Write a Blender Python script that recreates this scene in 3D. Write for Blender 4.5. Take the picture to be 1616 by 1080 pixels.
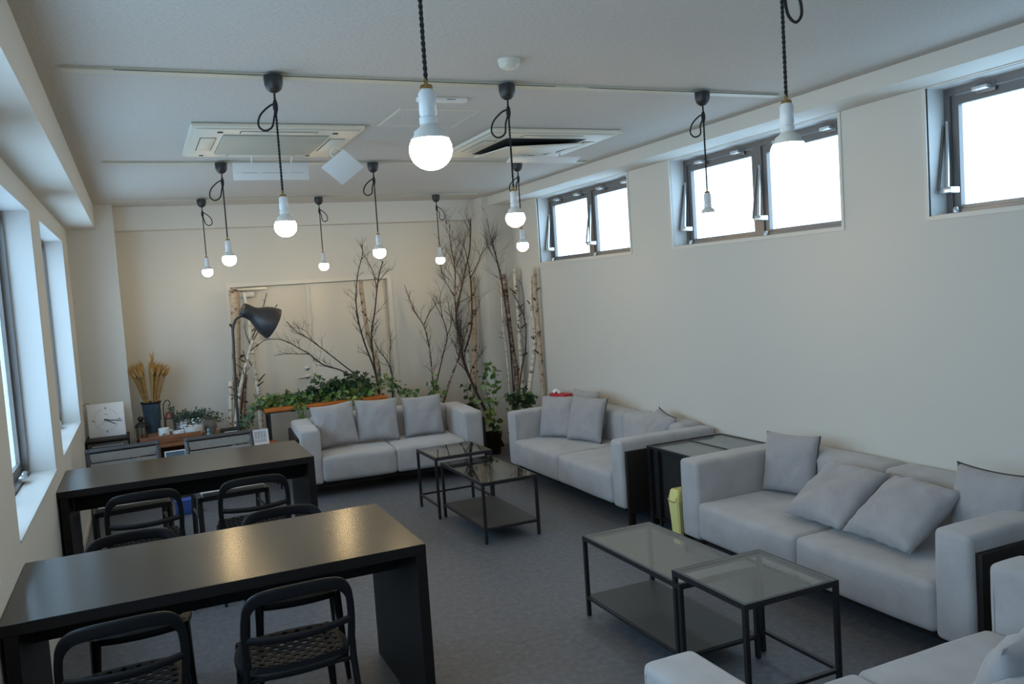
import bpy, bmesh, math, random
from mathutils import Vector, Matrix, noise
PI = math.pi
S = bpy.context.scene
for o in list(bpy.data.objects): bpy.data.objects.remove(o)
C = S.collection

# ------------------------------------------------------------------ camera
FPX, YAW, PIT, ROL, CH = 1323.4, 0.4168, -0.0676, -0.0673, 1.853
def cam_axes():
    fw = Vector((math.sin(YAW)*math.cos(PIT), math.cos(YAW)*math.cos(PIT), math.sin(PIT)))
    rt = Vector((math.cos(YAW), -math.sin(YAW), 0)); up = rt.cross(fw)
    c, s = math.cos(ROL), math.sin(ROL)
    return c*rt+s*up, -s*rt+c*up, fw
RT, UP, FW = cam_axes()
cd = bpy.data.cameras.new('camera'); cam = bpy.data.objects.new('camera', cd); C.objects.link(cam)
cd.sensor_width = 36; cd.lens = FPX*36/1616; cd.clip_start = .05
m = Matrix((RT, UP, -FW)).transposed().to_4x4(); m.translation = (0, 0, CH); cam.matrix_world = m
S.camera = cam

# ------------------------------------------------------------------ light
EXPO = 0.27
WORLD = 4.7
BULB = 66.0
w = bpy.data.worlds.new('overcast_sky'); S.world = w; w.use_nodes = True
bg = w.node_tree.nodes['Background']; bg.inputs[0].default_value = (.50, .74, 1.0, 1); bg.inputs[1].default_value = WORLD
S.view_settings.view_transform = 'Standard'; S.view_settings.look = 'None'
S.view_settings.exposure = EXPO; S.view_settings.gamma = 1
try: S.view_settings.use_curve_mapping = False
except Exception: pass

# ------------------------------------------------------------------ materials
def srgb(r, g, b):
    f = lambda v: (v/255/12.92) if v/255 <= .04045 else ((v/255+.055)/1.055)**2.4
    return (f(r), f(g), f(b), 1)
def mat(name, col, rough=.6, metal=0, spec=.5, bump=0, bscale=50, var=0, vscale=8, emit=0, ecol=None, sheen=0, stretch=None, coat=0, dist=.01):
    m = bpy.data.materials.new(name); m.use_nodes = True
    nt = m.node_tree; p = nt.nodes['Principled BSDF']
    p.inputs['Base Color'].default_value = col; p.inputs['Roughness'].default_value = rough
    p.inputs['Metallic'].default_value = metal; p.inputs['Specular IOR Level'].default_value = spec
    if sheen: p.inputs['Sheen Weight'].default_value = sheen
    if coat: p.inputs['Coat Weight'].default_value = coat
    if emit:
        p.inputs['Emission Color'].default_value = ecol or col; p.inputs['Emission Strength'].default_value = emit
    if bump or var:
        tc = nt.nodes.new('ShaderNodeTexCoord'); src = tc.outputs['Object']
        if stretch:
            mp = nt.nodes.new('ShaderNodeMapping'); mp.inputs['Scale'].default_value = stretch
            nt.links.new(src, mp.inputs[0]); src = mp.outputs[0]
    if var:
        n = nt.nodes.new('ShaderNodeTexNoise'); n.inputs['Scale'].default_value = vscale; n.inputs['Detail'].default_value = 5
        nt.links.new(src, n.inputs['Vector'])
        r = nt.nodes.new('ShaderNodeValToRGB'); r.color_ramp.elements[0].position = .3; r.color_ramp.elements[1].position = .7
        r.color_ramp.elements[0].color = tuple(c*(1-var) for c in col[:3])+(1,)
        r.color_ramp.elements[1].color = tuple(min(1, c*(1+var)) for c in col[:3])+(1,)
        nt.links.new(n.outputs['Fac'], r.inputs[0]); nt.links.new(r.outputs[0], p.inputs['Base Color'])
    if bump:
        n2 = nt.nodes.new('ShaderNodeTexNoise'); n2.inputs['Scale'].default_value = bscale; n2.inputs['Detail'].default_value = 6
        nt.links.new(src, n2.inputs['Vector'])
        b = nt.nodes.new('ShaderNodeBump'); b.inputs['Strength'].default_value = bump; b.inputs['Distance'].default_value = dist
        nt.links.new(n2.outputs['Fac'], b.inputs['Height']); nt.links.new(b.outputs[0], p.inputs['Normal'])
    return m
def ramp_mat(name, stops, rough, scale, detail=6, stretch=(1, 1, 1), bump=.1, kind='noise', spec=.5):
    m = bpy.data.materials.new(name); m.use_nodes = True; nt = m.node_tree; p = nt.nodes['Principled BSDF']
    p.inputs['Roughness'].default_value = rough; p.inputs['Specular IOR Level'].default_value = spec
    tc = nt.nodes.new('ShaderNodeTexCoord'); mp = nt.nodes.new('ShaderNodeMapping'); mp.inputs['Scale'].default_value = stretch
    nt.links.new(tc.outputs['Object'], mp.inputs[0])
    n = nt.nodes.new('ShaderNodeTexNoise'); n.inputs['Scale'].default_value = scale; n.inputs['Detail'].default_value = detail
    n.inputs['Roughness'].default_value = .65
    nt.links.new(mp.outputs[0], n.inputs['Vector'])
    r = nt.nodes.new('ShaderNodeValToRGB'); cr = r.color_ramp
    cr.elements[0].position, cr.elements[0].color = stops[0]; cr.elements[1].position, cr.elements[1].color = stops[-1]
    for pos, c in stops[1:-1]: e = cr.elements.new(pos); e.color = c
    nt.links.new(n.outputs['Fac'], r.inputs[0]); nt.links.new(r.outputs[0], p.inputs['Base Color'])
    if bump:
        b = nt.nodes.new('ShaderNodeBump'); b.inputs['Strength'].default_value = bump; b.inputs['Distance'].default_value = .004
        nt.links.new(n.outputs['Fac'], b.inputs['Height']); nt.links.new(b.outputs[0], p.inputs['Normal'])
    return m
def glass_mat(name, tint, refl=1.0, f0=.05):
    m = bpy.data.materials.new(name); m.use_nodes = True; nt = m.node_tree
    for n in list(nt.nodes): nt.nodes.remove(n)
    out = nt.nodes.new('ShaderNodeOutputMaterial'); tr = nt.nodes.new('ShaderNodeBsdfTransparent'); gl = nt.nodes.new('ShaderNodeBsdfGlossy')
    tr.inputs[0].default_value = tint; gl.inputs['Roughness'].default_value = .015; gl.inputs[0].default_value = (refl, refl, refl, 1)
    lw = nt.nodes.new('ShaderNodeLayerWeight'); lw.inputs[0].default_value = .5
    pw = nt.nodes.new('ShaderNodeMath'); pw.operation = 'POWER'; pw.inputs[1].default_value = 5
    ml = nt.nodes.new('ShaderNodeMath'); ml.operation = 'MULTIPLY_ADD'; ml.inputs[1].default_value = .92; ml.inputs[2].default_value = f0
    nt.links.new(lw.outputs['Facing'], pw.inputs[0]); nt.links.new(pw.outputs[0], ml.inputs[0])
    mx = nt.nodes.new('ShaderNodeMixShader')
    nt.links.new(ml.outputs[0], mx.inputs[0]); nt.links.new(tr.outputs[0], mx.inputs[1]); nt.links.new(gl.outputs[0], mx.inputs[2])
    nt.links.new(mx.outputs[0], out.inputs[0]); return m

M = {}
M['wall'] = mat('wall_paper_cream', (.615, .605, .56, 1), .85, bump=.15, bscale=220, dist=.003)
M['ceil'] = mat('ceiling_speckled', (.49, .475, .445, 1), .9, bump=.5, bscale=45, dist=.008, var=.07, vscale=70, stretch=(1, 1, 1))
M['trim'] = mat('trim_cream_paint', (.66, .64, .58, 1), .45)
M['door'] = mat('door_cream_paint', (.66, .62, .54, 1), .5)
M['floor'] = ramp_mat('floor_blue_grey_carpet_vinyl', [(.30, (.085, .090, .104, 1)), (.5, (.118, .125, .144, 1)), (.72, (.165, .172, .195, 1))], .5, 26, 12, bump=.03)
M['reveal'] = mat('reveal_white_paint', (.60, .61, .60, 1), .4)
M['alu'] = mat('window_bronze_aluminium', (.19, .18, .175, 1), .4, metal=.5)
M['alu_light'] = mat('brushed_silver_metal', (.62, .64, .66, 1), .3, metal=.8)
def cloth_mat(name, c, var, wr, wscale):
    m = mat(name, c, .95, var=var, vscale=6, sheen=.25); nt = m.node_tree; p = nt.nodes['Principled BSDF']
    tc = nt.nodes.new('ShaderNodeTexCoord')
    a = nt.nodes.new('ShaderNodeTexNoise'); a.inputs['Scale'].default_value = wscale; a.inputs['Detail'].default_value = 3; a.inputs['Distortion'].default_value = 1.2
    b = nt.nodes.new('ShaderNodeTexNoise'); b.inputs['Scale'].default_value = 300; b.inputs['Detail'].default_value = 3
    nt.links.new(tc.outputs['Object'], a.inputs['Vector']); nt.links.new(tc.outputs['Object'], b.inputs['Vector'])
    b1 = nt.nodes.new('ShaderNodeBump'); b1.inputs['Strength'].default_value = wr; b1.inputs['Distance'].default_value = .03
    b2 = nt.nodes.new('ShaderNodeBump'); b2.inputs['Strength'].default_value = .3; b2.inputs['Distance'].default_value = .002
    nt.links.new(a.outputs['Fac'], b1.inputs['Height']); nt.links.new(b.outputs['Fac'], b2.inputs['Height'])
    nt.links.new(b1.outputs[0], b2.inputs['Normal']); nt.links.new(b2.outputs[0], p.inputs['Normal'])
    return m
M['fabric'] = cloth_mat('sofa_grey_velour', (.385, .382, .392, 1), .10, .22, 5)
M['seam'] = mat('grey_seam_thread', (.24, .24, .25, 1), .9)
M['pillow'] = cloth_mat('pillow_grey_cotton', (.335, .332, .345, 1), .07, .38, 7)
M['piping'] = mat('dark_piping', (.02, .02, .025, 1), .7)
M['dark_wood'] = mat('black_brown_wood', (.012, .0095, .0085, 1), .5, spec=.22, var=.2, vscale=6, stretch=(1, 12, 1))
M['desk'] = mat('desk_black_brown_laminate', (.0115, .0095, .0085, 1), .23, spec=.75)
M['black_metal'] = mat('black_powder_metal', (.012, .012, .014, 1), .4)
M['chair_black'] = mat('black_chair_plastic', (.008, .0085, .010, 1), .42, spec=.25)
M['desk_panel'] = mat('desk_panel_black_brown', (.0105, .009, .0085, 1), .42, spec=.22)
M['frame_dark'] = mat('slatted_chair_dark_frame', (.045, .046, .05, 1), .45)
M['slat'] = mat('slatted_chair_grey_slats', (.26, .26, .25, 1), .6, var=.1, vscale=20, stretch=(1, 6, 1))
M['slat_white'] = mat('pale_seat_pad', (.55, .56, .56, 1), .8)
M['glass_top'] = glass_mat('smoked_table_glass', (.74, .76, .75, 1), f0=.09)
M['glass_win'] = glass_mat('window_glass', (.95, .97, .97, 1))
M['shelf_dark'] = mat('dark_shelf_board', (.035, .032, .031, 1), .5)
M['white_plastic'] = mat('white_plastic', (.72, .73, .72, 1), .4)
M['cream_plastic'] = mat('cream_plastic', (.60, .58, .50, 1), .45)
M['rail'] = mat('yellowed_cream_rail', (.50, .48, .38, 1), .5)
M['ac_grille'] = mat('ac_grille_grey_green', (.40, .40, .34, 1), .6)
M['black'] = mat('black_gap', (.008, .008, .008, 1), .8)
M['brass'] = mat('brass_cap', (.45, .30, .12, 1), .3, metal=1)
M['cord'] = mat('black_fabric_cord', (.012, .012, .012, 1), .8)
M['cup'] = mat('matte_black_cup', (.018, .018, .018, 1), .45)
M['porcelain'] = mat('white_lamp_socket', (.70, .70, .69, 1), .3)
M['bulb'] = mat('glowing_bulb', (1, .93, .82, 1), .3, emit=BULB, ecol=(1.0, .71, .34, 1))
M['bulb_off'] = mat('bulb_housing', (.72, .69, .64, 1), .35)
M['yellow'] = mat('yellow_plastic', (.74, .70, .27, 1), .45)
M['lamp_grey'] = mat('dark_grey_lamp_metal', (.032, .032, .034, 1), .42)
M['orange'] = ramp_mat('orange_stained_wood', [(.3, srgb(150, 78, 26)), (.6, srgb(196, 112, 42)), (.8, srgb(212, 130, 56))], .4, 5, stretch=(1, 14, 14), bump=.05)
M['crate'] = ramp_mat('brown_crate_wood', [(.3, srgb(84, 48, 28)), (.55, srgb(128, 80, 48)), (.8, srgb(152, 100, 62))], .6, 5, stretch=(1, 16, 16), bump=.1)
M['birch'] = ramp_mat('white_birch_bark', [(.36, (.05, .035, .025, 1)), (.41, (.42, .34, .26, 1)), (.5, (.66, .60, .50, 1)), (.8, (.74, .70, .62, 1))], .8, 9, 5, stretch=(1, 1, 2.6), bump=.3)
M['birch_brown'] = ramp_mat('brown_birch_bark', [(.38, (.035, .022, .016, 1)), (.5, (.16, .10, .07, 1)), (.62, (.42, .33, .25, 1)), (.85, (.5, .42, .34, 1))], .8, 12, 5, stretch=(1, 1, 2), bump=.4)
M['birch_tan'] = ramp_mat('tan_smooth_bark', [(.39, (.07, .04, .028, 1)), (.44, (.42, .32, .22, 1)), (.8, (.60, .50, .38, 1))], .8, 11, 5, stretch=(1, 1, 1.2), bump=.2)
M['twig'] = mat('dark_twig', (.045, .028, .022, 1), .8, var=.3, vscale=20)
M['cutwood'] = mat('sawn_wood', (.5, .38, .24, 1), .8)
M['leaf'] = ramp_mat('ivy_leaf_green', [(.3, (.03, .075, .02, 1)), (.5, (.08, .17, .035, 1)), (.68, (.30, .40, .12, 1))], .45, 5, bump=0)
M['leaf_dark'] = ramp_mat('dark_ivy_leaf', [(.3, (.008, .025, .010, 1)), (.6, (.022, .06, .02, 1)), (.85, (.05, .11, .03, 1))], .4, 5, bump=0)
M['leaf_pale'] = ramp_mat('variegated_leaf', [(.3, (.03, .07, .04, 1)), (.55, (.10, .17, .10, 1)), (.75, (.5, .55, .42, 1))], .5, 14, bump=0)
M['leaf_blue'] = ramp_mat('blue_green_leaf', [(.3, (.02, .05, .04, 1)), (.6, (.05, .11, .08, 1)), (.85, (.16, .26, .2, 1))], .5, 9, bump=0)
M['zinc'] = mat('blue_grey_zinc', (.055, .085, .115, 1), .5, metal=.2, var=.25, vscale=9)
M['wheat'] = mat('dried_wheat', (.46, .27, .09, 1), .8, var=.25, vscale=30)
M['clock_face'] = mat('white_clock_board', (.78, .79, .80, 1), .4)
M['lantern'] = mat('dark_iron', (.02, .018, .016, 1), .5, metal=.4)
M['copper'] = mat('copper_brown', (.20, .075, .045, 1), .45, metal=.4)
M['red'] = mat('red_card', (.55, .03, .05, 1), .5)
M['tissue'] = mat('white_tissue', (.85, .85, .86, 1), .9)
M['paper'] = mat('white_paper', (.72, .74, .77, 1), .6)
M['ink'] = mat('grey_ink', (.10, .11, .13, 1), .7)
M['ink_blue'] = mat('slate_blue_print', (.10, .15, .20, 1), .7)
M['green_white'] = mat('stone_urn', (.16, .14, .12, 1), .8, var=.3)

# ------------------------------------------------------------------ helpers
def link(name, bm, m, parent=None, smooth=False, ang=None):
    me = bpy.data.meshes.new(name); bm.normal_update(); bm.to_mesh(me); bm.free()
    if m: me.materials.append(m)
    if smooth:
        for p in me.polygons: p.use_smooth = True
    o = bpy.data.objects.new(name, me); C.objects.link(o)
    if smooth and ang:
        try: me.set_sharp_from_angle(angle=math.radians(ang))
        except Exception: pass
    if parent: o.parent = parent
    return o
def thing(name, label, cat, loc=(0, 0, 0), rz=0, group=None):
    o = bpy.data.objects.new(name, None); C.objects.link(o); o.location = loc; o.rotation_euler = (0, 0, rz)
    o.empty_display_size = .1
    o['label'] = label; o['category'] = cat
    if group: o['group'] = group
    return o
def tag(o, label, cat, group=None):
    o['label'] = label; o['category'] = cat
    if group: o['group'] = group
    return o
def struct(o):
    o['kind'] = 'structure'; return o
def dup(root, loc, rz, label, group=None):
    r = root.copy(); C.objects.link(r); r.location = loc; r.rotation_euler = (0, 0, rz); r['label'] = label
    if group: r['group'] = group
    for ch in list(root.children):
        c = ch.copy(); C.objects.link(c); c.parent = r
        for g in list(ch.children):
            d = g.copy(); C.objects.link(d); d.parent = c
    return r
def box(bm, x0, y0, z0, x1, y1, z1, bev=0, seg=2, mtx=None):
    r = bmesh.ops.create_cube(bm, size=1)
    vs = r['verts']
    for v in vs: v.co = Vector(((x0+x1)/2+v.co.x*(x1-x0), (y0+y1)/2+v.co.y*(y1-y0), (z0+z1)/2+v.co.z*(z1-z0)))
    if bev:
        es = list({e for v in vs for e in v.link_edges})
        rr = bmesh.ops.bevel(bm, geom=es, offset=bev, segments=seg, profile=.5, affect='EDGES')
        vs = list({v for f in rr['faces'] for v in f.verts} | {v for v in vs if v.is_valid})
    if mtx:
        for v in vs: v.co = mtx @ v.co
    return vs
def bx(name, a, b, m, parent=None, bev=0, seg=2, mtx=None, smooth=False):
    bm = bmesh.new(); box(bm, *a, *b, bev=bev, seg=seg, mtx=mtx)
    return link(name, bm, m, parent, smooth=smooth or bev > 0, ang=35 if not smooth else None)
def boxes(name, lst, m, parent=None, bev=0):
    bm = bmesh.new()
    for l in lst: box(bm, *l, bev=bev)
    return link(name, bm, m, parent, smooth=bev > 0, ang=35)
def tube(bm, pts, rad, n=8, caps=True, flat=None, upv=None):
    """sweep a ring along pts; rad number or list; flat=(a,b) multiplies the two axes; upv fixed frame hint"""
    pts = [Vector(p) for p in pts]; N = len(pts)
    if not isinstance(rad, (list, tuple)): rad = [rad]*N
    rings = []; prev = None
    for i, p in enumerate(pts):
        t = (pts[min(i+1, N-1)]-pts[max(i-1, 0)])
        if t.length < 1e-9: t = Vector((0, 0, 1))
        t.normalize()
        if upv is not None: u = Vector(upv)
        elif prev is None: u = Vector((0, 0, 1)) if abs(t.z) < .9 else Vector((1, 0, 0))
        else: u = prev
        a = u-t*u.dot(t)
        if a.length < 1e-6: a = t.orthogonal()
        a.normalize(); b = t.cross(a); prev = a
        fa, fb = (1, 1)
        if flat: fa, fb = flat[i] if isinstance(flat, list) else flat
        rings.append([bm.verts.new(p+a*math.cos(2*PI*k/n)*rad[i]*fa+b*math.sin(2*PI*k/n)*rad[i]*fb) for k in range(n)])
    for i in range(N-1):
        for k in range(n): bm.faces.new((rings[i][k], rings[i][(k+1) % n], rings[i+1][(k+1) % n], rings[i+1][k]))
    if caps: bm.faces.new(rings[0][::-1]); bm.faces.new(rings[-1])
    return rings
def lathe(bm, prof, n=24, c=(0, 0, 0), sq=None):
    rings = []
    for r, z in prof:
        if r < 1e-5: rings.append([bm.verts.new((c[0], c[1], c[2]+z))])
        else: rings.append([bm.verts.new((c[0]+r*math.cos(2*PI*k/n), c[1]+r*math.sin(2*PI*k/n), c[2]+z)) for k in range(n)])
    for a, b in zip(rings[:-1], rings[1:]):
        if len(a) == 1 and len(b) == 1: continue
        for k in range(n):
            k2 = (k+1) % n
            if len(a) == 1: bm.faces.new((a[0], b[k2], b[k]))
            elif len(b) == 1: bm.faces.new((a[k], a[k2], b[0]))
            else: bm.faces.new((a[k], a[k2], b[k2], b[k]))
def lathe_obj(name, prof, m, parent=None, n=24, c=(0, 0, 0), ang=50):
    bm = bmesh.new(); lathe(bm, prof, n, c); bmesh.ops.recalc_face_normals(bm, faces=bm.faces)
    return link(name, bm, m, parent, True, ang)
def tube_obj(name, pts, rad, m, parent=None, n=8, flat=None, upv=None):
    bm = bmesh.new(); tube(bm, pts, rad, n, flat=flat, upv=upv); bmesh.ops.recalc_face_normals(bm, faces=bm.faces)
    return link(name, bm, m, parent, True, 50)
def spline(pts, k=6):
    pts = [Vector(p) for p in pts]; out = []
    P = [pts[0]*2-pts[1]]+pts+[pts[-1]*2-pts[-2]]
    for i in range(1, len(P)-2):
        for j in range(k):
            t = j/k; a, b, c, d = P[i-1], P[i], P[i+1], P[i+2]
            out.append(.5*((2*b)+(-a+c)*t+(2*a-5*b+4*c-d)*t*t+(-a+3*b-3*c+d)*t**3))
    out.append(pts[-1]); return out

# ------------------------------------------------------------------ room shell (metres; camera stands at x=0,y=0)
XL, XR, YB, YC, HC, YF = -.547, 4.068, 9.40, 8.985, 2.885, -2.6
TH = .18
def wall_cells(name, m, fixed, th, a0, a1, z0, z1, holes, axis='x'):
    """wall in plane axis=fixed spanning a0..a1 x z0..z1 with rectangular holes; thickness to fixed+th"""
    us = sorted({a0, a1, *[h[0] for h in holes], *[h[1] for h in holes]}); zs = sorted({z0, z1, *[h[2] for h in holes], *[h[3] for h in holes]})
    bm = bmesh.new(); f0, f1 = sorted((fixed, fixed+th))
    solid = {}
    for i in range(len(us)-1):
        for j in range(len(zs)-1):
            cu, cz = (us[i]+us[i+1])/2, (zs[j]+zs[j+1])/2
            solid[i, j] = not any(h[0] < cu < h[1] and h[2] < cz < h[3] for h in holes)
    vc = {}
    def V(f, u, z):
        k = (f, u, z)
        if k not in vc: vc[k] = bm.verts.new((f, u, z) if axis == 'x' else (u, f, z))
        return vc[k]
    for (i, j), s in solid.items():
        if not s: continue
        u0, u1, q0, q1 = us[i], us[i+1], zs[j], zs[j+1]
        for f in (f0, f1): bm.faces.new((V(f, u0, q0), V(f, u1, q0), V(f, u1, q1), V(f, u0, q1)))
        if not solid.get((i-1, j)): bm.faces.new((V(f0, u0, q0), V(f1, u0, q0), V(f1, u0, q1), V(f0, u0, q1)))
        if not solid.get((i+1, j)): bm.faces.new((V(f0, u1, q0), V(f1, u1, q0), V(f1, u1, q1), V(f0, u1, q1)))
        if not solid.get((i, j-1)): bm.faces.new((V(f0, u0, q0), V(f1, u0, q0), V(f1, u1, q0), V(f0, u1, q0)))
        if not solid.get((i, j+1)): bm.faces.new((V(f0, u0, q1), V(f1, u0, q1), V(f1, u1, q1), V(f0, u1, q1)))
    bmesh.ops.recalc_face_normals(bm, faces=bm.faces)
    return struct(link(name, bm, m))
struct(bx('floor', (XL-.3, YF-.2, -.12), (XR+.3, YB+.3, 0), M['floor']))
struct(bx('ceiling', (XL-.3, YF-.2, HC), (XR+.3, YB+.3, HC+.12), M['ceil']))
WZ0, WZ1 = 2.077, 2.779
RW = [(6.43, 8.274), (3.97, 5.78), (1.53, 3.337), (-.95, .87)]
LZ0, LZ1 = .886, 2.506
LW = [(6.482, 8.397), (4.137, 5.925), (1.75, 3.55), (-.6, 1.2)]
wall_cells('wall_right', M['wall'], XR, TH, YF, YB+.15, 0, HC, [(a, b, WZ0, WZ1) for a, b in RW])
wall_cells('wall_left', M['wall'], XL, -TH, YF, YB+.15, 0, HC, [(a, b, LZ0, LZ1) for a, b in LW])
DX0, DX1, DZ = .907, 2.665, 2.045
wall_cells('wall_back', M['wall'], YB, .15, XL, XR, 0, HC, [(DX0, DX1, -.01, DZ)], axis='y')
struct(bx('wall_front', (XL-.18, YF-.12, 0), (XR+.18, YF, HC), M['wall']))
# columns and beams
struct(bx('wall_column_left', (XL, YC, 0), (-.135, YB, HC), M['wall']))
struct(bx('wall_column_right', (3.712, YC, 0), (XR, YB, HC), M['wall']))
struct(bx('trim_beam_left', (XL, YF, 2.651), (-.296, YC, HC), M['wall']))
struct(bx('trim_beam_right', (3.788, YF, 2.785), (XR, YC, HC), M['wall']))
struct(bx('trim_beam_back', (-.135, 9.22, 2.652), (3.712, YB, HC), M['wall']))
struct(bx('baseboard_right', (XR-.008, YF, 0), (XR, YC, .06), M['trim']))
struct(bx('baseboard_left', (XL, YF, 0), (XL+.008, YC, .06), M['trim']))
struct(bx('baseboard_back', (-.135, YB-.008, 0), (DX0-.03, YB, .06), M['trim']))

# ---- back double door
d = thing('door_1', '', ''); del d['label']; del d['category']; struct(d)
yb = YB+.06
for xa, xb in ((DX0+.02, 1.742), (1.752, DX1-.02)):
    bx('door_leaf', (xa, yb, .01), (xb, yb+.04, DZ-.02), M['door'], d, bev=.003)
boxes('door_frame', [(DX0-.025, YB-.012, 0, DX0+.018, YB+.12, DZ-.018), (DX1-.018, YB-.012, 0, DX1+.03, YB+.12, DZ-.018), (DX0-.025, YB-.012, DZ-.018, DX1+.03, YB+.12, DZ+.025)], M['trim'], d)
boxes('door_strip', [(1.728, yb-.008, .01, 1.766, yb, DZ-.02)], M['trim'], d)
bx('door_backing', (DX0, YB+.125, 0), (DX1, YB+.135, DZ), M['door'], d)
h = lathe_obj('door_handle', [(0, 0), (.026, 0), (.026, .008), (.012, .012), (.012, .045), (0, .045)], M['alu_light'], d, 20)
h.rotation_euler = (PI/2, 0, 0); h.location = (1.672, yb, .99)
hl = tube_obj('lever', [(0, 0, .04), (-.05, 0, .045), (-.11, -.008, .045)], .009, M['alu_light'], h)
k = lathe_obj('door_lock', [(0, 0), (.024, 0), (.024, .01), (.016, .016), (0, .016)], M['alu_light'], d, 20); k.rotation_euler = (PI/2, 0, 0); k.location = (1.675, yb, 1.084)
cl = bx('door_closer', (.975, yb-.06, 1.915), (1.17, yb-.001, 1.975), M['white_plastic'], d, bev=.012)
boxes('closer_arm', [(.93, yb-.07, 1.99, 1.30, yb-.045, 2.012), (.945, yb-.07, 1.93, .985, yb-.04, 2.02)], M['alu_light'], d)

# ---- right-hand awning windows
wn = [0]
def right_window(y0, y1):
    wn[0] += 1
    w = thing('window_%d' % wn[0], '', '', (XR, y0, WZ0)); del w['label']; del w['category']; struct(w)
    L = y1-y0; H = WZ1-WZ0
    boxes('window_casing', [(-.008, -.022, 0, .010, 0, H), (-.008, L, 0, .010, L+.022, H), (-.008, -.022, -.022, .010, L+.022, 0), (-.008, -.022, H, .010, L+.022, H+.005)], M['trim'], w)
    boxes('reveal_lining', [(.010, -.004, .005, .135, .003, H-.005), (.010, L-.003, .005, .135, L+.004, H-.005), (.010, -.004, -.004, .135, L+.004, .005), (.010, -.004, H-.005, .135, L+.004, H+.004)], M['reveal'], w)
    fx = .135
    boxes('window_frame', [(fx, 0, .03, fx+.05, .04, H-.045), (fx, L-.04, .03, fx+.05, L, H-.045), (fx, 0, 0, fx+.05, L, .03), (fx, 0, H-.045, fx+.05, L, H), (fx, L/2-.035, .03, fx+.05, L/2+.035, H-.045)], M['alu'], w)
    for a, b in ((.04, L/2-.035), (L/2+.035, L-.04)):
        z0, z1 = .03, H-.045; x0, x1 = fx+.008, fx+.045; t = .045
        s = boxes('window_sash', [(x0+.004, a+.004, z0+.022, x1, a+t, z1-.055), (x0+.004, b-t, z0+.022, x1, b-.004, z1-.055), (x0+.004, a+.004, z0+.002, x1, b-.004, z0+.022), (x0+.004, a+.004, z1-.055, x1, b-.004, z1-.004)], M['alu'], w)
        bx('window_pane', (x0+.016, a+t-.01, z0+.02), (x0+.022, b-t+.01, z1-.05), M['glass_win'], s)
        # stay arm at the far side of every sash, handle block, brackets above, latch below
        fy = b+.005
        tube_obj('stay_arm', [(fx-.055, fy-.02, .15), (fx-.002, fy+.012, .52)], .011, M['alu_light'], w, 6, flat=(1.0, .9))
        tube_obj('stay_rod', [(fx-.075, fy+.02, .14), (fx-.01, fy+.03, .50)], .008, M['alu'], w, 6)
        bx('stay_handle', (fx-.075, fy-.055, .12), (fx+.0, fy+.02, .155), M['alu_light'], w, bev=.005)
        for yy in (a+.20*(b-a), a+.74*(b-a)):
            bx('sash_bracket', (fx-.05, yy-.045, H-.062), (fx+.0, yy+.045, H-.040), M['alu_light'], w, bev=.004)
            bx('bracket_plate', (fx-.004, yy-.06, H-.075), (fx+.004, yy+.05, H-.02), M['alu'], w, bev=.002)
        lat = lathe_obj('sash_latch', [(0, 0), (.016, 0), (.018, .012), (.012, .03), (0, .034)], M['alu_light'], w, 14); lat.location = (fx-.012, b-.03, .012)
    return w
for a, b in RW: right_window(a, b)

def left_window(y0, y1):
    wn[0] += 1
    w = thing('window_%d' % wn[0], '', '', (XL, y0, LZ0)); del w['label']; del w['category']; struct(w)
    L = y1-y0; H = LZ1-LZ0
    boxes('reveal_lining', [(-.145, -.004, .012, -.001, .003, H-.003), (-.145, L-.003, .012, -.001, L+.004, H-.003), (-.145, -.004, H-.003, -.001, L+.004, H+.004)], M['reveal'], w)
    bx('window_sill', (-.14, 0, 0), (.006, L, .012), M['reveal'], w, bev=.003)
    fx = -.145
    boxes('window_frame', [(fx-.06, 0, .03, fx, .03, H-.03), (fx-.06, L-.03, .03, fx, L, H-.03), (fx-.06, 0, 0, fx, L, .03), (fx-.06, 0, H-.03, fx, L, H)], M['alu'], w)
    for i, (a, b) in enumerate(((.03, L/2+.03), (L/2-.03, L-.03))):
        xo = fx-.012-.026*i
        s = boxes('window_sash', [(xo-.022, a, .085, xo, a+.045, H-.075), (xo-.022, b-.045, .085, xo, b, H-.075), (xo-.022, a, .03, xo, b, .085), (xo-.022, a, H-.075, xo, b, H-.03)], M['alu'], w)
        bx('window_pane', (xo-.014, a+.04, .08), (xo-.008, b-.04, H-.07), M['glass_win'], s)
    bx('sash_lock', (fx-.012, L-.42, .03), (fx+.022, L-.30, .055), M['alu_light'], w, bev=.005)
    bx('lock_lever', (fx-.002, L-.36, .055), (fx+.018, L-.27, .068), M['alu_light'], w, bev=.004)
    return w
for a, b in LW: left_window(a, b)
# daylight portals
def portal(loc, rot, sx, sy):
    l = bpy.data.lights.new('window_daylight_portal', 'AREA'); l.shape = 'RECTANGLE'; l.size = sx; l.size_y = sy
    l.cycles.is_portal = True
    o = bpy.data.objects.new('window_daylight_portal', l); C.objects.link(o); o.location = loc; o.rotation_euler = rot
for a, b in RW: portal((XR+TH+.03, (a+b)/2, (WZ0+WZ1)/2), (0, PI/2, 0), WZ1-WZ0, b-a)
for a, b in LW: portal((XL-TH-.06, (a+b)/2, (LZ0+LZ1)/2), (0, -PI/2, 0), LZ1-LZ0, b-a)

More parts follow.
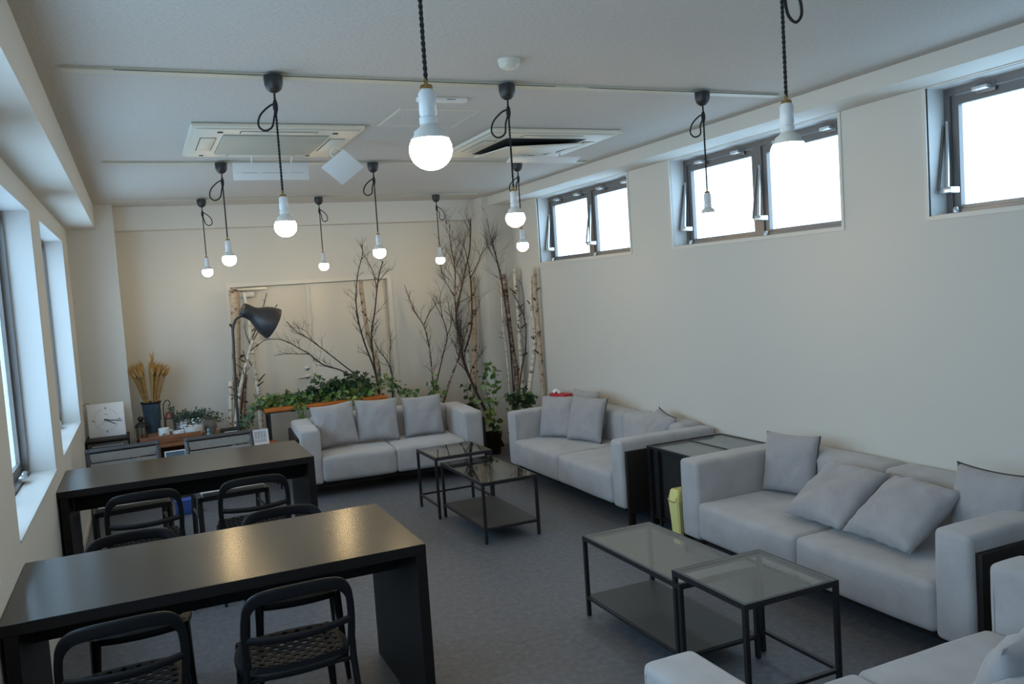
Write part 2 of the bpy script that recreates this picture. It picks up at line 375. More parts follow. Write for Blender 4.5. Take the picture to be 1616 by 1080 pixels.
# ------------------------------------------------------------------ sofas
def soft_block(bm, x0, y0, z0, x1, y1, z1, r=.045, bulge=.012, cuts=7, sd=0, seg=4):
    """rounded upholstery block whose faces swell a little"""
    b2 = bmesh.new(); box(b2, x0, y0, z0, x1, y1, z1, bev=r, seg=seg)
    bmesh.ops.subdivide_edges(b2, edges=[e for e in b2.edges if e.calc_length() > .12], cuts=cuts, use_grid_fill=True)
    cx, cy, cz = (x0+x1)/2, (y0+y1)/2, (z0+z1)/2; hx, hy, hz = (x1-x0)/2, (y1-y0)/2, (z1-z0)/2
    b2.normal_update()
    for v in b2.verts:
        u, q, s = (v.co.x-cx)/hx, (v.co.y-cy)/hy, (v.co.z-cz)/hz
        d = Vector((0, 0, 0))
        d.x = bulge*(1-q*q)*(1-s*s)*u; d.y = bulge*(1-u*u)*(1-s*s)*q; d.z = bulge*(1-u*u)*(1-q*q)*s
        nn = noise.noise_vector(v.co*7+Vector((sd*3.1, 0, 0)))*.0035
        v.co += d+nn
    vm = {v: bm.verts.new(v.co) for v in b2.verts}
    for f in b2.faces: bm.faces.new([vm[v] for v in f.verts])
    b2.free()
def soft(name, a, b, parent, r=.045, bulge=.012, sd=0, m=None):
    bm = bmesh.new(); soft_block(bm, *a, *b, r=r, bulge=bulge, sd=sd)
    return link(name, bm, m or M['fabric'], parent, True)
def sofa(label, loc, rz, W, D=.88, arm=.19, H=.645):
    t = thing('sofa', label, 'sofa', (loc[0], loc[1], 0), rz, 'grey two seat sofas')
    for i, (xa, xb) in enumerate(((.0, arm), (W-arm, W))):
        soft('armrest', (xa, 0, .13), (xb, D-.02, H), t, r=.028, bulge=.005, sd=i+loc[1])
        bm = bmesh.new()
        for xs in (xa+.001, xb-.001):
            tube(bm, [(xs, .028, .17), (xs, .026, .40), (xs+(.0), .028, H-.03)], .0022, 5)
        link('arm_seam', bm, M['seam'], t, True)
        xo = (-.032, 0) if i == 0 else (W, W+.032)
        bx('side_panel', (xo[0], .03, .10), (xo[1], D-.04, H-.075), M['dark_wood'], t, bev=.003)
        for yy in (.03, D-.10):
            bx('leg', (xo[0]+.002, yy, 0), (xo[1]+.01 if i == 0 else xo[1]-.002, yy+.05, .10), M['dark_wood'], t, bev=.002)
    mid = W/2; g = -.004
    for i, (xa, xb) in enumerate(((arm+g, mid-g/2), (mid+g/2, W-arm-g))):
        soft('seat_cushion', (xa, -.015, .145), (xb, D-.20, .385), t, r=.038, bulge=.008, sd=i+3+loc[1])
        soft('back_cushion', (xa, D-.24, .30), (xb, D-.005, .668), t, r=.05, bulge=.006, sd=i+7+loc[1])
    bx('base_frame', (arm*.5, .06, .10), (W-arm*.5, D-.03, .16), M['dark_wood'], t)
    bx('back_panel', (arm*.5, D-.03, .12), (W-arm*.5, D-.010, .56), M['dark_wood'], t)
    return t
sofa('grey two seat sofa with three pillows facing the room in front of the orange table', (1.25, 7.765), -.0750, 1.765)
sofa('grey sofa along the right wall, farther one, beside the birch poles', (3.165, 7.39), -PI/2, 2.09, D=.885, arm=.16)
sofa('grey two seat sofa along the right wall, nearer one with two pillows lying back', (3.165, 4.57), -PI/2, 2.12, D=.885)
sofa('grey sofa cut off in the lower right corner, facing away', (3.145, 2.21), PI, 1.80, arm=.20)

def pillow_mesh(T=.15, n=18, seed=0, size=.44):
    bm = bmesh.new(); rnd = random.Random(seed); off = Vector((seed*5.3, seed*2.1, 0))
    g = {}
    for s in (1, -1):
        for i in range(n+1):
            for j in range(n+1):
                u, v = 2*i/n-1, 2*j/n-1
                edge = i in (0, n) or j in (0, n)
                if s == -1 and edge: g[s, i, j] = g[1, i, j]; continue
                pin = .07
                x = u*(1-pin*(1-v*v)*abs(u)**3); y = v*(1-pin*(1-u*u)*abs(v)**3)
                h = ((1-u*u)*(1-v*v))**.5
                h = h**.85
                wr = noise.noise(Vector((u*2.2, v*2.2, s*3))+off)*.15*h
                ed = math.exp(-((1-max(abs(u), abs(v)))*5))
                wr += .22*noise.noise(Vector((u*9, v*3, s))+off)*(h**.4)*ed
                z = s*(h*(T/2)+wr*T)
                if edge: z = .004*noise.noise(Vector((u*6, v*6, 0))+off)
                g[s, i, j] = bm.verts.new((x*size/2, y*size/2, z))
    for s in (1, -1):
        for i in range(n):
            for j in range(n):
                q = (g[s, i, j], g[s, i+1, j], g[s, i+1, j+1], g[s, i, j+1])
                bm.faces.new(q if s == 1 else q[::-1])
    return bm, [g[1, i, n].co.copy() for i in range(n+1)], [g[1, n, j].co.copy() for j in range(n+1)]
pc = [0]
def pillow(label, bottom_mid, rot, size=.43, T=.15, zipper=None, group='grey throw pillows on the sofas'):
    """rot = (tilt, lean, heading). The pillow's lower edge middle sits at bottom_mid."""
    pc[0] += 1
    bm, top, side = pillow_mesh(T, seed=pc[0], size=size)
    o = link('throw_pillow', bm, M['pillow'], None, True)
    heading, lean, roll = rot
    # local: face normal z -> heading direction; local y = up
    R = Matrix.Rotation(heading, 4, 'Z') @ Matrix.Rotation(-lean, 4, 'X') @ Matrix.Rotation(PI/2, 4, 'X') @ Matrix.Rotation(roll, 4, 'Z')
    hh = size/2*(abs(math.cos(roll))+abs(math.sin(roll)))*.97
    c = Vector(bottom_mid)+(Matrix.Rotation(heading, 4, 'Z') @ Matrix.Rotation(-lean, 4, 'X') @ Vector((0, 0, hh)))
    o.matrix_world = Matrix.Translation(c) @ R
    tag(o, label, 'pillow', group)
    if zipper:
        pts = top if zipper == 'top' else side
        tube_obj('zipper', [p*1.004 for p in pts], .0035, M['piping'], o, 6)
    return o
# heading 0: pillow faces -Y (its back towards +Y), lean = tilt backwards towards +Y
def S1(u, v):  # sofa 1 local -> world
    c, s = math.cos(-.075), math.sin(-.075); return (1.25+c*u-s*v, 7.765+s*u+c*v)
for (u, v, hd, ln, rl, lb) in ((.39, .37, .10, .28, .05, 'grey pillow on the sofa by the orange table, beside its left armrest'), (.80, .40, -.05, .25, -.03, 'grey pillow in the middle of the three on the sofa by the orange table'),
                           (1.27, .42, -.08, .22, .02, 'grey pillow nearest the right armrest on the sofa by the orange table')):
    x, y = S1(u, v); pillow(lb, (x, y, .395), (hd-.075, ln, rl), .43 if u < 1.2 else .41)
# far right-wall sofa: backs towards +X  -> heading = -90deg (face normal -X)
HX = -PI/2
pillow('grey pillow in the corner of the far right-wall sofa, in front of the tissue box', (3.50, 7.02, .39), (HX+.50, .26, .02), .405)
pillow('grey pillow second from the corner on the far right-wall sofa', (3.60, 6.66, .39), (HX+.38, .27, -.03), .415, zipper='side')
pillow('grey pillow on the far right-wall sofa, mostly hidden behind two others', (3.78, 7.00, .40), (HX+.1, .16, .0), .42)
pillow('grey pillow slumped on the far right-wall sofa, near its armrest by the glass-topped cabinet', (3.74, 5.80, .385), (HX-.15, .45, -.14), .36, zipper='top')
# near right-wall sofa
pillow('grey pillow upright against the far armrest of the near right-wall sofa', (3.72, 4.17, .395), (HX+.25, .20, .0), .395, zipper='side')
pillow('grey pillow lying back on the near right-wall sofa, left one of the leaning pair', (3.33, 3.57, .425), (HX-.05, .98, .02), .455, T=.17)
pillow('grey pillow lying back on the near right-wall sofa, right one of the leaning pair', (3.31, 3.10, .43), (HX-.05, .98, -.02), .455, T=.17)
pillow('large grey pillow with dark top piping at the camera end of the near right-wall sofa', (3.64, 2.74, .395), (HX-.05, .2, .0), .425, zipper='top')
pillow('grey pillow partly in view on the cut-off sofa in the lower right corner', (2.28, 1.70, .385), (PI+.15, .35, .0), .40)

# ------------------------------------------------------------------ nesting coffee tables
def frame_table(label, loc, W, D, H, shelf, open_side=None, cat='coffee table', nm='coffee_table', group=None):
    """local x 0..W, y 0..D"""
    t = thing(nm, label, cat, loc, 0, group); q = .02
    boxes('top_frame', [(0, 0, H-.025, W, q, H), (0, D-q, H-.025, W, D, H), (0, q, H-.025, q, D-q, H), (W-q, q, H-.025, W, D-q, H)], M['black_metal'], t)
    for x in (0, W-q):
        for y in (0, D-q):
            bx('leg', (x, y, .004), (x+q, y+q, H-.025), M['black_metal'], t)
    bx('glass_top', (q*.6, q*.6, H-.006), (W-q*.6, D-q*.6, H+.001), M['glass_top'], t)
    z = .115
    if shelf:
        bx('shelf', (q*.5, q*.5, z-.012), (W-q*.5, D-q*.5, z+.004), M['shelf_dark'], t)
        boxes('lower_rail', [(q, 0, z-.015, W-q, q, z), (q, D-q, z-.015, W-q, D, z), (0, q, z-.015, q, D-q, z), (W-q, q, z-.015, W, D-q, z)], M['black_metal'], t)
    else:
        L = [(0, q, z-.015, q, D-q, z), (W-q, q, z-.015, W, D-q, z)]
        L.append((q, 0, z-.015, W-q, q, z) if open_side == 'far' else (q, D-q, z-.015, W-q, D, z))
        boxes('lower_rail', L, M['black_metal'], t)
    return t
G = 'black metal and glass tables in front of the right-wall sofas'
frame_table('low glass table with dark lower shelf in front of the near right-wall sofa', (2.122, 3.11, 0), .441, .91, .453, True, group=G)
frame_table('square black glass side table without shelf, nearer the camera, overlapping the low table', (2.124, 2.665, 0), .505, .505, .505, False, 'far', 'side table', 'side_table', G)
frame_table('low glass table with dark lower shelf in front of the far right-wall sofa', (2.137, 5.53, 0), .441, .90, .453, True, group=G)
frame_table('square black glass side table without shelf, farther one by the sofa with three pillows', (2.08, 6.385, 0), .50, .50, .505, False, 'near', 'side table', 'side_table', G)

# ------------------------------------------------------------------ glass-topped dark cabinet between the right-wall sofas
t = thing('display_cabinet', 'black cabinet with glass top standing between the two right-wall sofas', 'cabinet', (3.37, 4.63, 0))
H = .60
bx('side_panel', (0, .60, .0), (.66, .62, H-.02), M['dark_wood'], t)
bx('side_panel', (0, .01, .0), (.66, .03, H-.02), M['dark_wood'], t)
bx('back_panel', (.64, .03, .04), (.66, .60, H-.02), M['dark_wood'], t)
bx('bottom_board', (0, .03, .06), (.64, .60, .08), M['dark_wood'], t)
for ya, yb2 in ((.585, .62), (.48, .50), (.01, .04)): bx('front_post', (-.012, ya, 0), (.01, yb2, H-.02), M['black_metal'], t)
bx('front_panel', (.02, .03, .08), (.035, .60, H-.03), M['black'], t)
boxes('top_frame', [(-.012, 0, H-.02, .67, .02, H), (-.012, .60, H-.02, .67, .62, H), (-.012, .02, H-.02, .008, .60, H), (.65, .02, H-.02, .67, .60, H), (.325, .02, H-.02, .345, .60, H)], M['black_metal'], t)
for xa, xb in ((.008, .325), (.345, .65)): bx('glass_pane', (xa, .02, H-.010), (xb, .60, H-.003), M['glass_top'], t)
bx('inner_board', (.05, .03, H-.075), (.64, .60, H-.065), mat('grey_inner_board', (.12, .125, .13, 1), .6), t)

# yellow bin
t = thing('waste_bin', 'tall narrow yellow plastic bin between the cabinet and the near sofa', 'bin', (3.30, 4.77, 0)); BINS = .86; t.scale = (BINS, BINS, .98)
bm = bmesh.new()
prof = [(0, .050), (.20, .062), (.31, .070)]
rings = []
for z, hw in prof: rings.append([bm.verts.new((x*hw*1.1, y*hw, z)) for x, y in ((-1, -.8), (-.8, -1), (.8, -1), (1, -.8), (1, .8), (.8, 1), (-.8, 1), (-1, .8))])
for a, b in zip(rings[:-1], rings[1:]):
    for i in range(8): bm.faces.new((a[i], a[(i+1) % 8], b[(i+1) % 8], b[i]))
bm.faces.new(rings[0][::-1]); bm.faces.new(rings[-1])
bmesh.ops.recalc_face_normals(bm, faces=bm.faces)
link('bin_body', bm, M['yellow'], t)
bm = bmesh.new(); q = .072
v = [bm.verts.new(p) for p in ((-q*1.12, -q*1.02, .30), (q*1.12, -q*1.02, .30), (q*1.12, q*1.02, .30), (-q*1.12, q*1.02, .30), (-q*.75, -q*.8, .385), (q*.75, -q*.8, .385), (q*.75, q*.8, .385), (-q*.75, q*.8, .385))]
for f in ((3, 2, 1, 0), (4, 5, 6, 7), (0, 1, 5, 4), (1, 2, 6, 5), (2, 3, 7, 6), (3, 0, 4, 7)): bm.faces.new([v[i] for i in f])
bmesh.ops.bevel(bm, geom=list(bm.edges), offset=.008, segments=2, affect='EDGES')
lid = link('bin_lid', bm, M['yellow'], t, True, 40)
tube_obj('lid_slot', [(-q*.80, q*.74, .372), (-q*1.0, q*.78, .335), (-q*1.09, q*.6, .305), (-q*1.11, 0, .300), (-q*1.09, -q*.6, .305), (-q*1.0, -q*.78, .335)], .0025, M['black'], lid, 5)

# ------------------------------------------------------------------ desks
def desk(label, x0, x1, y0, y1, H):
    t = thing('desk', label, 'desk', (x0, y0, 0), 0, 'long dark desks by the left wall'); W = x1-x0; D = y1-y0; q = .045
    dt = bx('desktop', (0, 0, H-q), (W, D, H), M['desk'], t, bev=.0015, seg=1)
    dt.data.materials.append(M['desk_panel'])
    for p in dt.data.polygons:
        if abs(p.normal.z) < .5: p.material_index = 1
    for xa in (0.012, W-q): bx('side_panel', (xa, 0.002, 0), (xa+q, D-.002, H-q), M['desk_panel'], t, bev=.0015, seg=1)
    ap = bx('apron', (.06, D*.42, H-q-.155), (W-q, D*.42+.02, H-q), M['desk_panel'], t)
    for xs in (.12, W-.14): s = lathe_obj('screw', [(0, 0), (.006, 0), (.005, .003), (0, .003)], M['alu_light'], ap, 10, ); s.rotation_euler = (PI/2, 0, 0); s.location = (xs, D*.42, H-q-.05)
    return t
desk('long dark brown desk nearest the camera, reflecting two lamps', XL+.004, 1.03, 3.375, 4.195, .782)
desk('long dark brown desk farther from the camera, in front of the slatted chairs', XL+.004, 1.012, 5.745, 6.52, .782)

# ------------------------------------------------------------------ black perforated chairs
def perforated_chair(label, loc, rz):
    """faces +y locally; seat .45 wide, .40 deep, z .44; back top .755"""
    t = thing('perforated_chair', label, 'chair', loc, rz, 'black perforated chairs at the dark desks')
    # seat: squircle-mapped grid with round holes
    nx, ny = 15, 13; hw, hd = .218, .198; zt = .445
    bm = bmesh.new(); cache = {}
    def mp(u, v):
        x = u*math.sqrt(max(0, 1-.30*v*v)); y = v*math.sqrt(max(0, 1-.30*u*u))
        e = max(abs(u), abs(v)); z = zt-.012*(1-u*u)*(1-v*v)
        if e > .9: z -= .012*((e-.9)/.1)**2
        return (x*hw, y*hd, z)
    def vert(u, v):
        k = (round(u, 5), round(v, 5))
        if k not in cache: cache[k] = bm.verts.new(mp(u, v))
        return cache[k]
    for i in range(nx):
        for j in range(ny):
            u0, u1, v0, v1 = 2*i/nx-1, 2*(i+1)/nx-1, 2*j/ny-1, 2*(j+1)/ny-1
            um, vm = (u0+u1)/2, (v0+v1)/2
            hole = (i+j) % 2 == 0 and 1 <= i < nx-1 and 1 <= j < ny-1
            outer = [(u0, v0), (um, v0), (u1, v0), (u1, vm), (u1, v1), (um, v1), (u0, v1), (u0, vm)]
            ov = [vert(*p) for p in outer]
            if not hole: bm.faces.new(ov); continue
            r = .455; iv = []
            for k in range(8):
                a = -3*PI/4+k*PI/4
                iv.append(bm.verts.new(mp(um+r*(u1-u0)*math.cos(a), vm+r*(v1-v0)*math.sin(a))))
            for k in range(8): bm.faces.new((ov[k], ov[(k+1) % 8], iv[(k+1) % 8], iv[k]))
    bmesh.ops.recalc_face_normals(bm, faces=bm.faces)
    r = bmesh.ops.solidify(bm, geom=list(bm.faces), thickness=.006)
    link('seat', bm, M['chair_black'], t, True, 40)
    rim = [Vector(mp(*p)) for p in [(math.cos(a)*min(1/max(abs(math.cos(a)), 1e-6), 1/max(abs(math.sin(a)), 1e-6)), math.sin(a)*min(1/max(abs(math.cos(a)), 1e-6), 1/max(abs(math.sin(a)), 1e-6))) for a in [2*PI*k/40 for k in range(41)]]]
    bm = bmesh.new(); tube(bm, [p+Vector((0, 0, -.014)) for p in rim], .012, 8, caps=False, flat=(1.35, .6), upv=(0, 0, 1))
    bmesh.ops.recalc_face_normals(bm, faces=bm.faces); link('seat_rim', bm, M['chair_black'], t, True)
    # back loop: lean back towards -y as it rises
    def by(z): return -.185-.055*max(0, (z-.40)/.35)
    pts = []; bw = .198; top = .755
    raw = [(-bw, .47), (-bw-.006, .56), (-bw-.004, .65), (-bw+.008, .705), (-bw+.040, .742), (-.10, top-.001), (0, top+.002), (.10, top-.001), (bw-.040, .742), (bw-.008, .705), (bw+.004, .65), (bw+.006, .56), (bw, .47)]
    P = spline([(x, by(z)-.020*(1-(x/bw)**2), z) for x, z in raw], 4)
    bm = bmesh.new(); tube(bm, P, .016, 8, flat=[((1.0, .55) if abs(p.x) > bw-.03 else (1.9, .55)) for p in [Vector(q) for q in P]], upv=None)
    # keep orientation stable: rebuild with explicit up hint for the upper rail
    bm.free(); bm = bmesh.new()
    n = len(P); rings = []
    for i, p in enumerate(P):
        tt = (P[min(i+1, n-1)]-P[max(i-1, 0)]).normalized()
        nrm = Vector((-.35*p.x/bw*.3, -1, 0)).normalized(); nrm = (nrm-tt*nrm.dot(tt)).normalized(); bn = tt.cross(nrm)
        k = max(0, min(1, (p.z-.68)/.06)); wd = .0145+.0105*k; th = .008
        off = bn*0
        se = lambda v: math.copysign(abs(v)**.45, v)
        rings.append([bm.verts.new(p+nrm*th*se(math.cos(a))+bn*wd*se(math.sin(a))) for a in [2*PI*(q+.5)/12 for q in range(12)]])
    for i in range(n-1):
        for k in range(12): bm.faces.new((rings[i][k], rings[i][(k+1) % 12], rings[i+1][(k+1) % 12], rings[i+1][k]))
    bm.faces.new(rings[0][::-1]); bm.faces.new(rings[-1])
    bmesh.ops.recalc_face_normals(bm, faces=bm.faces); link('backrest', bm, M['chair_black'], t, True, 35)
    tube_obj('back_rail', [(x, by(.585)-.026*(1-(x/bw)**2), .585-.012*(1-(x/bw)**2)) for x in [bw*(-1+k/6) for k in range(13)]], .0155, M['chair_black'], t, 8, flat=(1, .5), upv=(0, 0, 1))
    for s in (-1, 1):
        tube_obj('leg', [(s*.205, by(.50)+.0, .50), (s*.207, -.185, .42), (s*.215, -.215, .22), (s*.225, -.255, .0)], [.015, .018, .015, .010], M['chair_black'], t, 8, flat=(.8, 1), upv=(1, 0, 0))
        tube_obj('leg', [(s*.180, .165, .435), (s*.190, .175, .25), (s*.205, .200, .0)], [.021, .017, .011], M['chair_black'], t, 8)
    tube_obj('under_rail', [(-.19, .16, .415), (.19, .16, .415)], .009, M['chair_black'], t, 6)
    tube_obj('under_rail', [(-.20, -.18, .41), (.20, -.18, .41)], .009, M['chair_black'], t, 6)
    return t
ch = perforated_chair('black perforated chair at the near desk, on the camera side, nearer the aisle', (.455, 3.46, 0), .03)
for x, y, rz, lb in ((-.165, 3.46, .05, 'black perforated chair at the near desk, on the camera side, by the left wall'),
                     (.585, 4.20, PI-.03, 'black perforated chair behind the near desk, nearer the aisle, facing the camera'),
                     (-.115, 4.20, PI+.03, 'black perforated chair behind the near desk, by the left wall, facing the camera'),
                     (-.075, 5.66, .04, 'black perforated chair at the far desk, by the left wall, its back to the camera'),
                     (.565, 5.62, .0, 'black perforated chair at the far desk, nearer the aisle, its back to the camera')):
    dup(ch, (x, y, 0), rz, lb)

# ------------------------------------------------------------------ slatted chairs behind the far desk
def slatted_chair(label, loc, rz):
    """faces -y; width .5"""
    t = thing('slatted_chair', label, 'chair', loc, rz, 'grey slatted chairs behind the far desk'); hw = .245
    def yb(z): return .10+.13*(z-.43)/.38
    bm = bmesh.new()
    P = [(-hw, yb(.43), .43), (-hw, yb(.79), .79), (hw, yb(.79), .79), (hw, yb(.43), .43)]
    for s in (-1, 1): tube(bm, [(s*hw, yb(.42), .42), (s*hw, yb(.815), .815)], .020, 4)
    tube(bm, [(-hw-.014, yb(.80), .80), (hw+.014, yb(.80), .80)], .022, 4)
    bmesh.ops.recalc_face_normals(bm, faces=bm.faces); link('backrest_frame', bm, M['frame_dark'], t)
    for k in range(4):
        z = .752-.072*k; y = yb(z)
        tt = bx('back_slat', (-hw+.012, y-.006, z-.032), (hw-.012, y+.006, z+.032), M['slat'], t)
    bx('seat_pad', (-hw+.02, -.30, .435), (hw-.02, .09, .470), M['slat_white'], t, bev=.008)
    boxes('seat_frame', [(-hw-.012, -.31, .405, -hw+.016, .12, .438), (hw-.016, -.31, .405, hw+.012, .12, .438), (-hw, -.31, .405, hw, -.285, .438), (-hw, .09, .405, hw, .12, .438)], M['frame_dark'], t)
    for s in (-1, 1):
        tube_obj('leg', [(s*hw, -.29, .41), (s*hw, -.31, 0)], .019, M['frame_dark'], t, 4)
        tube_obj('leg', [(s*hw, yb(.42), .42), (s*hw, .16, 0)], .019, M['frame_dark'], t, 4)
        tube_obj('side_rail', [(s*hw, -.30, .27), (s*hw, .13, .27)], .013, M['frame_dark'], t, 4)
    return t
sc = slatted_chair('grey slatted chair with dark frame behind the far desk, in front of the clock', (-.175, 6.90, 0), .08)
dup(sc, (.525, 6.88, 0), .06, 'grey slatted chair with dark frame behind the far desk, beside the framed notice')

# ------------------------------------------------------------------ ceiling rails
def rail(label, x0, x1, y, gap=None):
    t = thing('lighting_rail', label, 'rail', (x0, y, HC), 0, 'ceiling lighting rails')
    bx('rail_body', (0, -.026, -.014), (x1-x0, .036, -.0005), M['rail'], t)
    segs = [(.2, x1-x0-.02)] if not gap else [(.2, gap[0]), (gap[1], x1-x0-.02)]
    boxes('rail_slot', [(a, -.0275, -.0135, b, -.0255, -.011) for a, b in segs], M['black'] if gap else M['ac_grille'], t)
rail('lighting rail above the camera, carrying the two nearest lamps', -.2, 3.53, 1.87)
rail('lighting rail across the ceiling between the two nearest rows of lamps, nearest one in view', -.20, 3.60, 3.985, (2.30, 2.50))
rail('lighting rail across the ceiling behind the air conditioners', -.13, 3.66, 6.44)
rail('lighting rail across the ceiling close to the back wall', -.13, 3.52, 8.62)

# ------------------------------------------------------------------ pendant lamps
def cord_twist(bm, p0, p1, r=.0032, pitch=.028, turns=None):
    p0, p1 = Vector(p0), Vector(p1); L = (p1-p0).length; n = max(12, int(L/.0045))
    for ph in (0, PI):
        tube(bm, [p0.lerp(p1, i/n)+Vector((math.cos(2*PI*(L*i/n)/pitch+ph), math.sin(2*PI*(L*i/n)/pitch+ph), 0))*r*.8 for i in range(n+1)], r, 5)
def pendant(label, x, y, side=-1, zc=2.176, size=.10, loop=.12, drop=.135, ratio=1.0, lit=True, ldz=0):
    t = thing('pendant_lamp', label, 'pendant lamp', (x, y, HC-.014), 0, 'bare bulb pendant lamps')
    zz = zc-(HC-.014)  # bulb centre relative
    lathe_obj('canopy', [(0, 0), (.042, 0), (.043, -.012), (.041, -.040), (.033, -.062), (.018, -.074), (.006, -.078), (0, -.078)], M['cup'], t, 24)
    top = zz+.155
    bm = bmesh.new(); cord_twist(bm, (0, 0, -.074), (0, 0, top))
    link('cord', bm, M['cord'], t, True)
    a = -drop-ldz
    lathe_obj('cord_adjuster', [(0, .030), (.007, .026), (.0115, .008), (.0115, -.014), (.007, -.032), (0, -.034)], M['cord'], t, 10, (0, 0, a))
    lw, lh = loop*.80, loop
    pts = spline([(0, 0, a+.012), (side*lw*.35, .006, a-.004), (side*lw*.78, .012, a-lh*.38), (side*lw*.9, .016, a-lh*.78), (side*lw*.62, .012, a-lh), (side*lw*.25, .004, a-lh*.86), (side*lw*.10*ratio, 0, a-lh*.45), (0, 0, a-.01)], 6)
    tube_obj('cord_loop', pts, .0046, M['cord'], t, 6)
    lathe_obj('socket', [(0, .14), (.013, .14), (.020, .130), (.0205, .082), (.0185, .080), (.0185, .076), (.0215, .074), (.0215, .060), (.016, .058), (.016, .035), (0, .035)], M['porcelain'], t, 20, (0, 0, zz))
    lathe_obj('socket_cap', [(0, .166), (.004, .165), (.005, .150), (.014, .148), (.0155, .140), (.012, .136), (0, .136)], M['brass'], t, 16, (0, 0, zz))
    R = size/2
    cut = .50; rc = R*math.sqrt(1-cut*cut)
    b = lathe_obj('bulb', [(0, .068), (.0145, .068), (.016, .062), (.024, .052), (.036, .043), (rc-.006, R*cut+.008), (rc+.001, R*cut+.0015), (rc+.001, R*cut-.001), (0, R*cut-.001)], M['bulb_off'], t, 28, (0, 0, zz))
    pr = [(rc*k/3, R*cut-.0015) for k in range(4)]
    n = 14; a0 = math.asin(cut)
    for k in range(1, n+1):
        an = a0-(a0+PI/2)*k/n; pr.append((R*math.cos(an) if k < n else 0, R*math.sin(an)*(.96 if an > 0 else .92)))
    lathe_obj('glowing_dome', pr, M['bulb'], b, 28, (0, 0, zz))
    return t
LX = [.655, 1.785, 3.02]; LY = [1.87, 3.95, 6.42, 8.60]
pendant('bare bulb pendant closest to the camera, in the upper middle of the photo', LX[0], 1.87, -1, zc=2.178)
pendant('bare bulb pendant near the camera, seen against the middle right window', 1.752, 1.90, 1, zc=2.181, loop=.12, ldz=.06)
names = [('bare bulb pendant with long left loop, left of the second row', 'bare bulb pendant in the middle of the second row, before the open air conditioner', 'bare bulb pendant right of the second row, hanging in front of the window'),
         ('bare bulb pendant left of the third row, near the long deflector plate', 'bare bulb pendant in the middle of the third row', 'bare bulb pendant right of the third row, nearest the right wall corner'),
         ('bare bulb pendant left of the farthest row, above the wheat', 'bare bulb pendant in the middle of the farthest row, above the door', 'bare bulb pendant right of the farthest row, beside the bare branches')]
sides = [(-1, -1, -1), (-1, -1, -1), (1, 1, 1)]
for r in range(3):
    for c in range(3):
        dx = {(0, 0): .0, (0, 1): .03, (0, 2): .01, (1, 0): -.01, (1, 1): -.02, (1, 2): -.02, (2, 0): .0, (2, 1): -.01, (2, 2): .01}[r, c]
        y = LY[r+1]
        pendant(names[r][c], LX[c]+dx, y, sides[r][c], zc={0: 2.176, 1: 2.176, 2: 2.175}[r]+((.012, .018, -.012)[c] if r == 0 else 0), loop=(.11, .13, .115)[(r+c) % 3], ratio=1+.8*((r*3+c) % 3))

# ------------------------------------------------------------------ ceiling air conditioners
def cassette(label, cx, cy, opened):
    t = thing('ceiling_air_conditioner', label, 'air conditioner', (cx, cy, HC), 0, 'ceiling cassette air conditioners'); h = .50
    bm = bmesh.new(); box(bm, -h, -h, -.028, h, h, -.0005, bev=.010)
    link('cover_panel', bm, M['cream_plastic'], t, True, 35)
    bx('trim_step', (-h+.03, -h+.03, -.036), (h-.03, h-.03, -.028), M['cream_plastic'], t, bev=.004)
    for i, (a, b) in enumerate((((-.43, -.22), (-.345, .22)), ((.345, -.22), (.43, .22)), ((-.22, -.43), (.22, -.36)), ((-.22, .36), (.22, .43)))):
        g = bx('vane_recess', (a[0]-.004, a[1]-.004, -.0372), (b[0]+.004, b[1]+.004, -.035), M['black'], t)
        bx('air_vane', (a[0], a[1], -.041), (b[0], b[1], -.037), M['cream_plastic'], t, bev=.002)
    if not opened:
        bx('grille_line', (-.312, -.322, -.0370), (.312, .322, -.0355), M['frame_dark'], t)
        bm = bmesh.new(); box(bm, -.31, -.32, -.046, .31, .32, -.036, bev=.004)
        link('intake_grille', bm, M['ac_grille'], t, True, 35)
        boxes('corner_screw', [(-.40, .395, -.040, -.375, .41, -.036), (.30, .395, -.040, .325, .41, -.036), (-.35, -.41, -.040, -.32, -.385, -.036), (.32, -.41, -.040, .35, -.385, -.036)], M['black'], t)
    else:
        bx('opening_shade_plate', (-.31, -.32, -.0375), (.31, .32, -.0355), M['black'], t)  # flat black plate, shade of the unit's inside put into its colour
        mt = Matrix.Translation((0, .32, -.040)) @ Matrix.Rotation(.05, 4, 'X') @ Matrix.Rotation(-.05, 4, 'Y')
        bm = bmesh.new(); box(bm, -.30, -.61, -.010, .30, 0, 0, bev=.003, mtx=mt)
        link('intake_grille', bm, M['cream_plastic'], t, True, 35)
    return t
cassette('white ceiling air conditioner with closed grille, left one', .866, 5.56, False)
cassette('white ceiling air conditioner with its grille hanging partly open, right one', 2.70, 5.58, True)
def deflector(label, c, w, h, rot, arms, m=None):
    t = thing('airflow_deflector', label, 'deflector', c, 0)
    R = Matrix.Rotation(rot[2], 4, 'Z') @ Matrix.Rotation(rot[1], 4, 'Y') @ Matrix.Rotation(rot[0], 4, 'X')
    if w == h: R = R @ Matrix.Rotation(PI/4, 4, 'Y')
    bm = bmesh.new(); box(bm, -w/2, -.004, -h/2, w/2, .004, h/2, bev=.002, mtx=R); link('deflector_plate', bm, M['white_plastic'], t, True, 35)
    if w > .5 and h > .1: boxes('plate_slit', [(-.20, -.0052, -.012, -.10, -.0038, -.009), (-.06, -.0052, -.012, .10, -.0038, -.009), (.13, -.0052, -.012, .22, -.0038, -.009)], M['ac_grille'], t)
    for p in arms: tube_obj('bracket_arm', spline(p, 4), .007, M['white_plastic'], t, 6, flat=(1, .5))
    return t
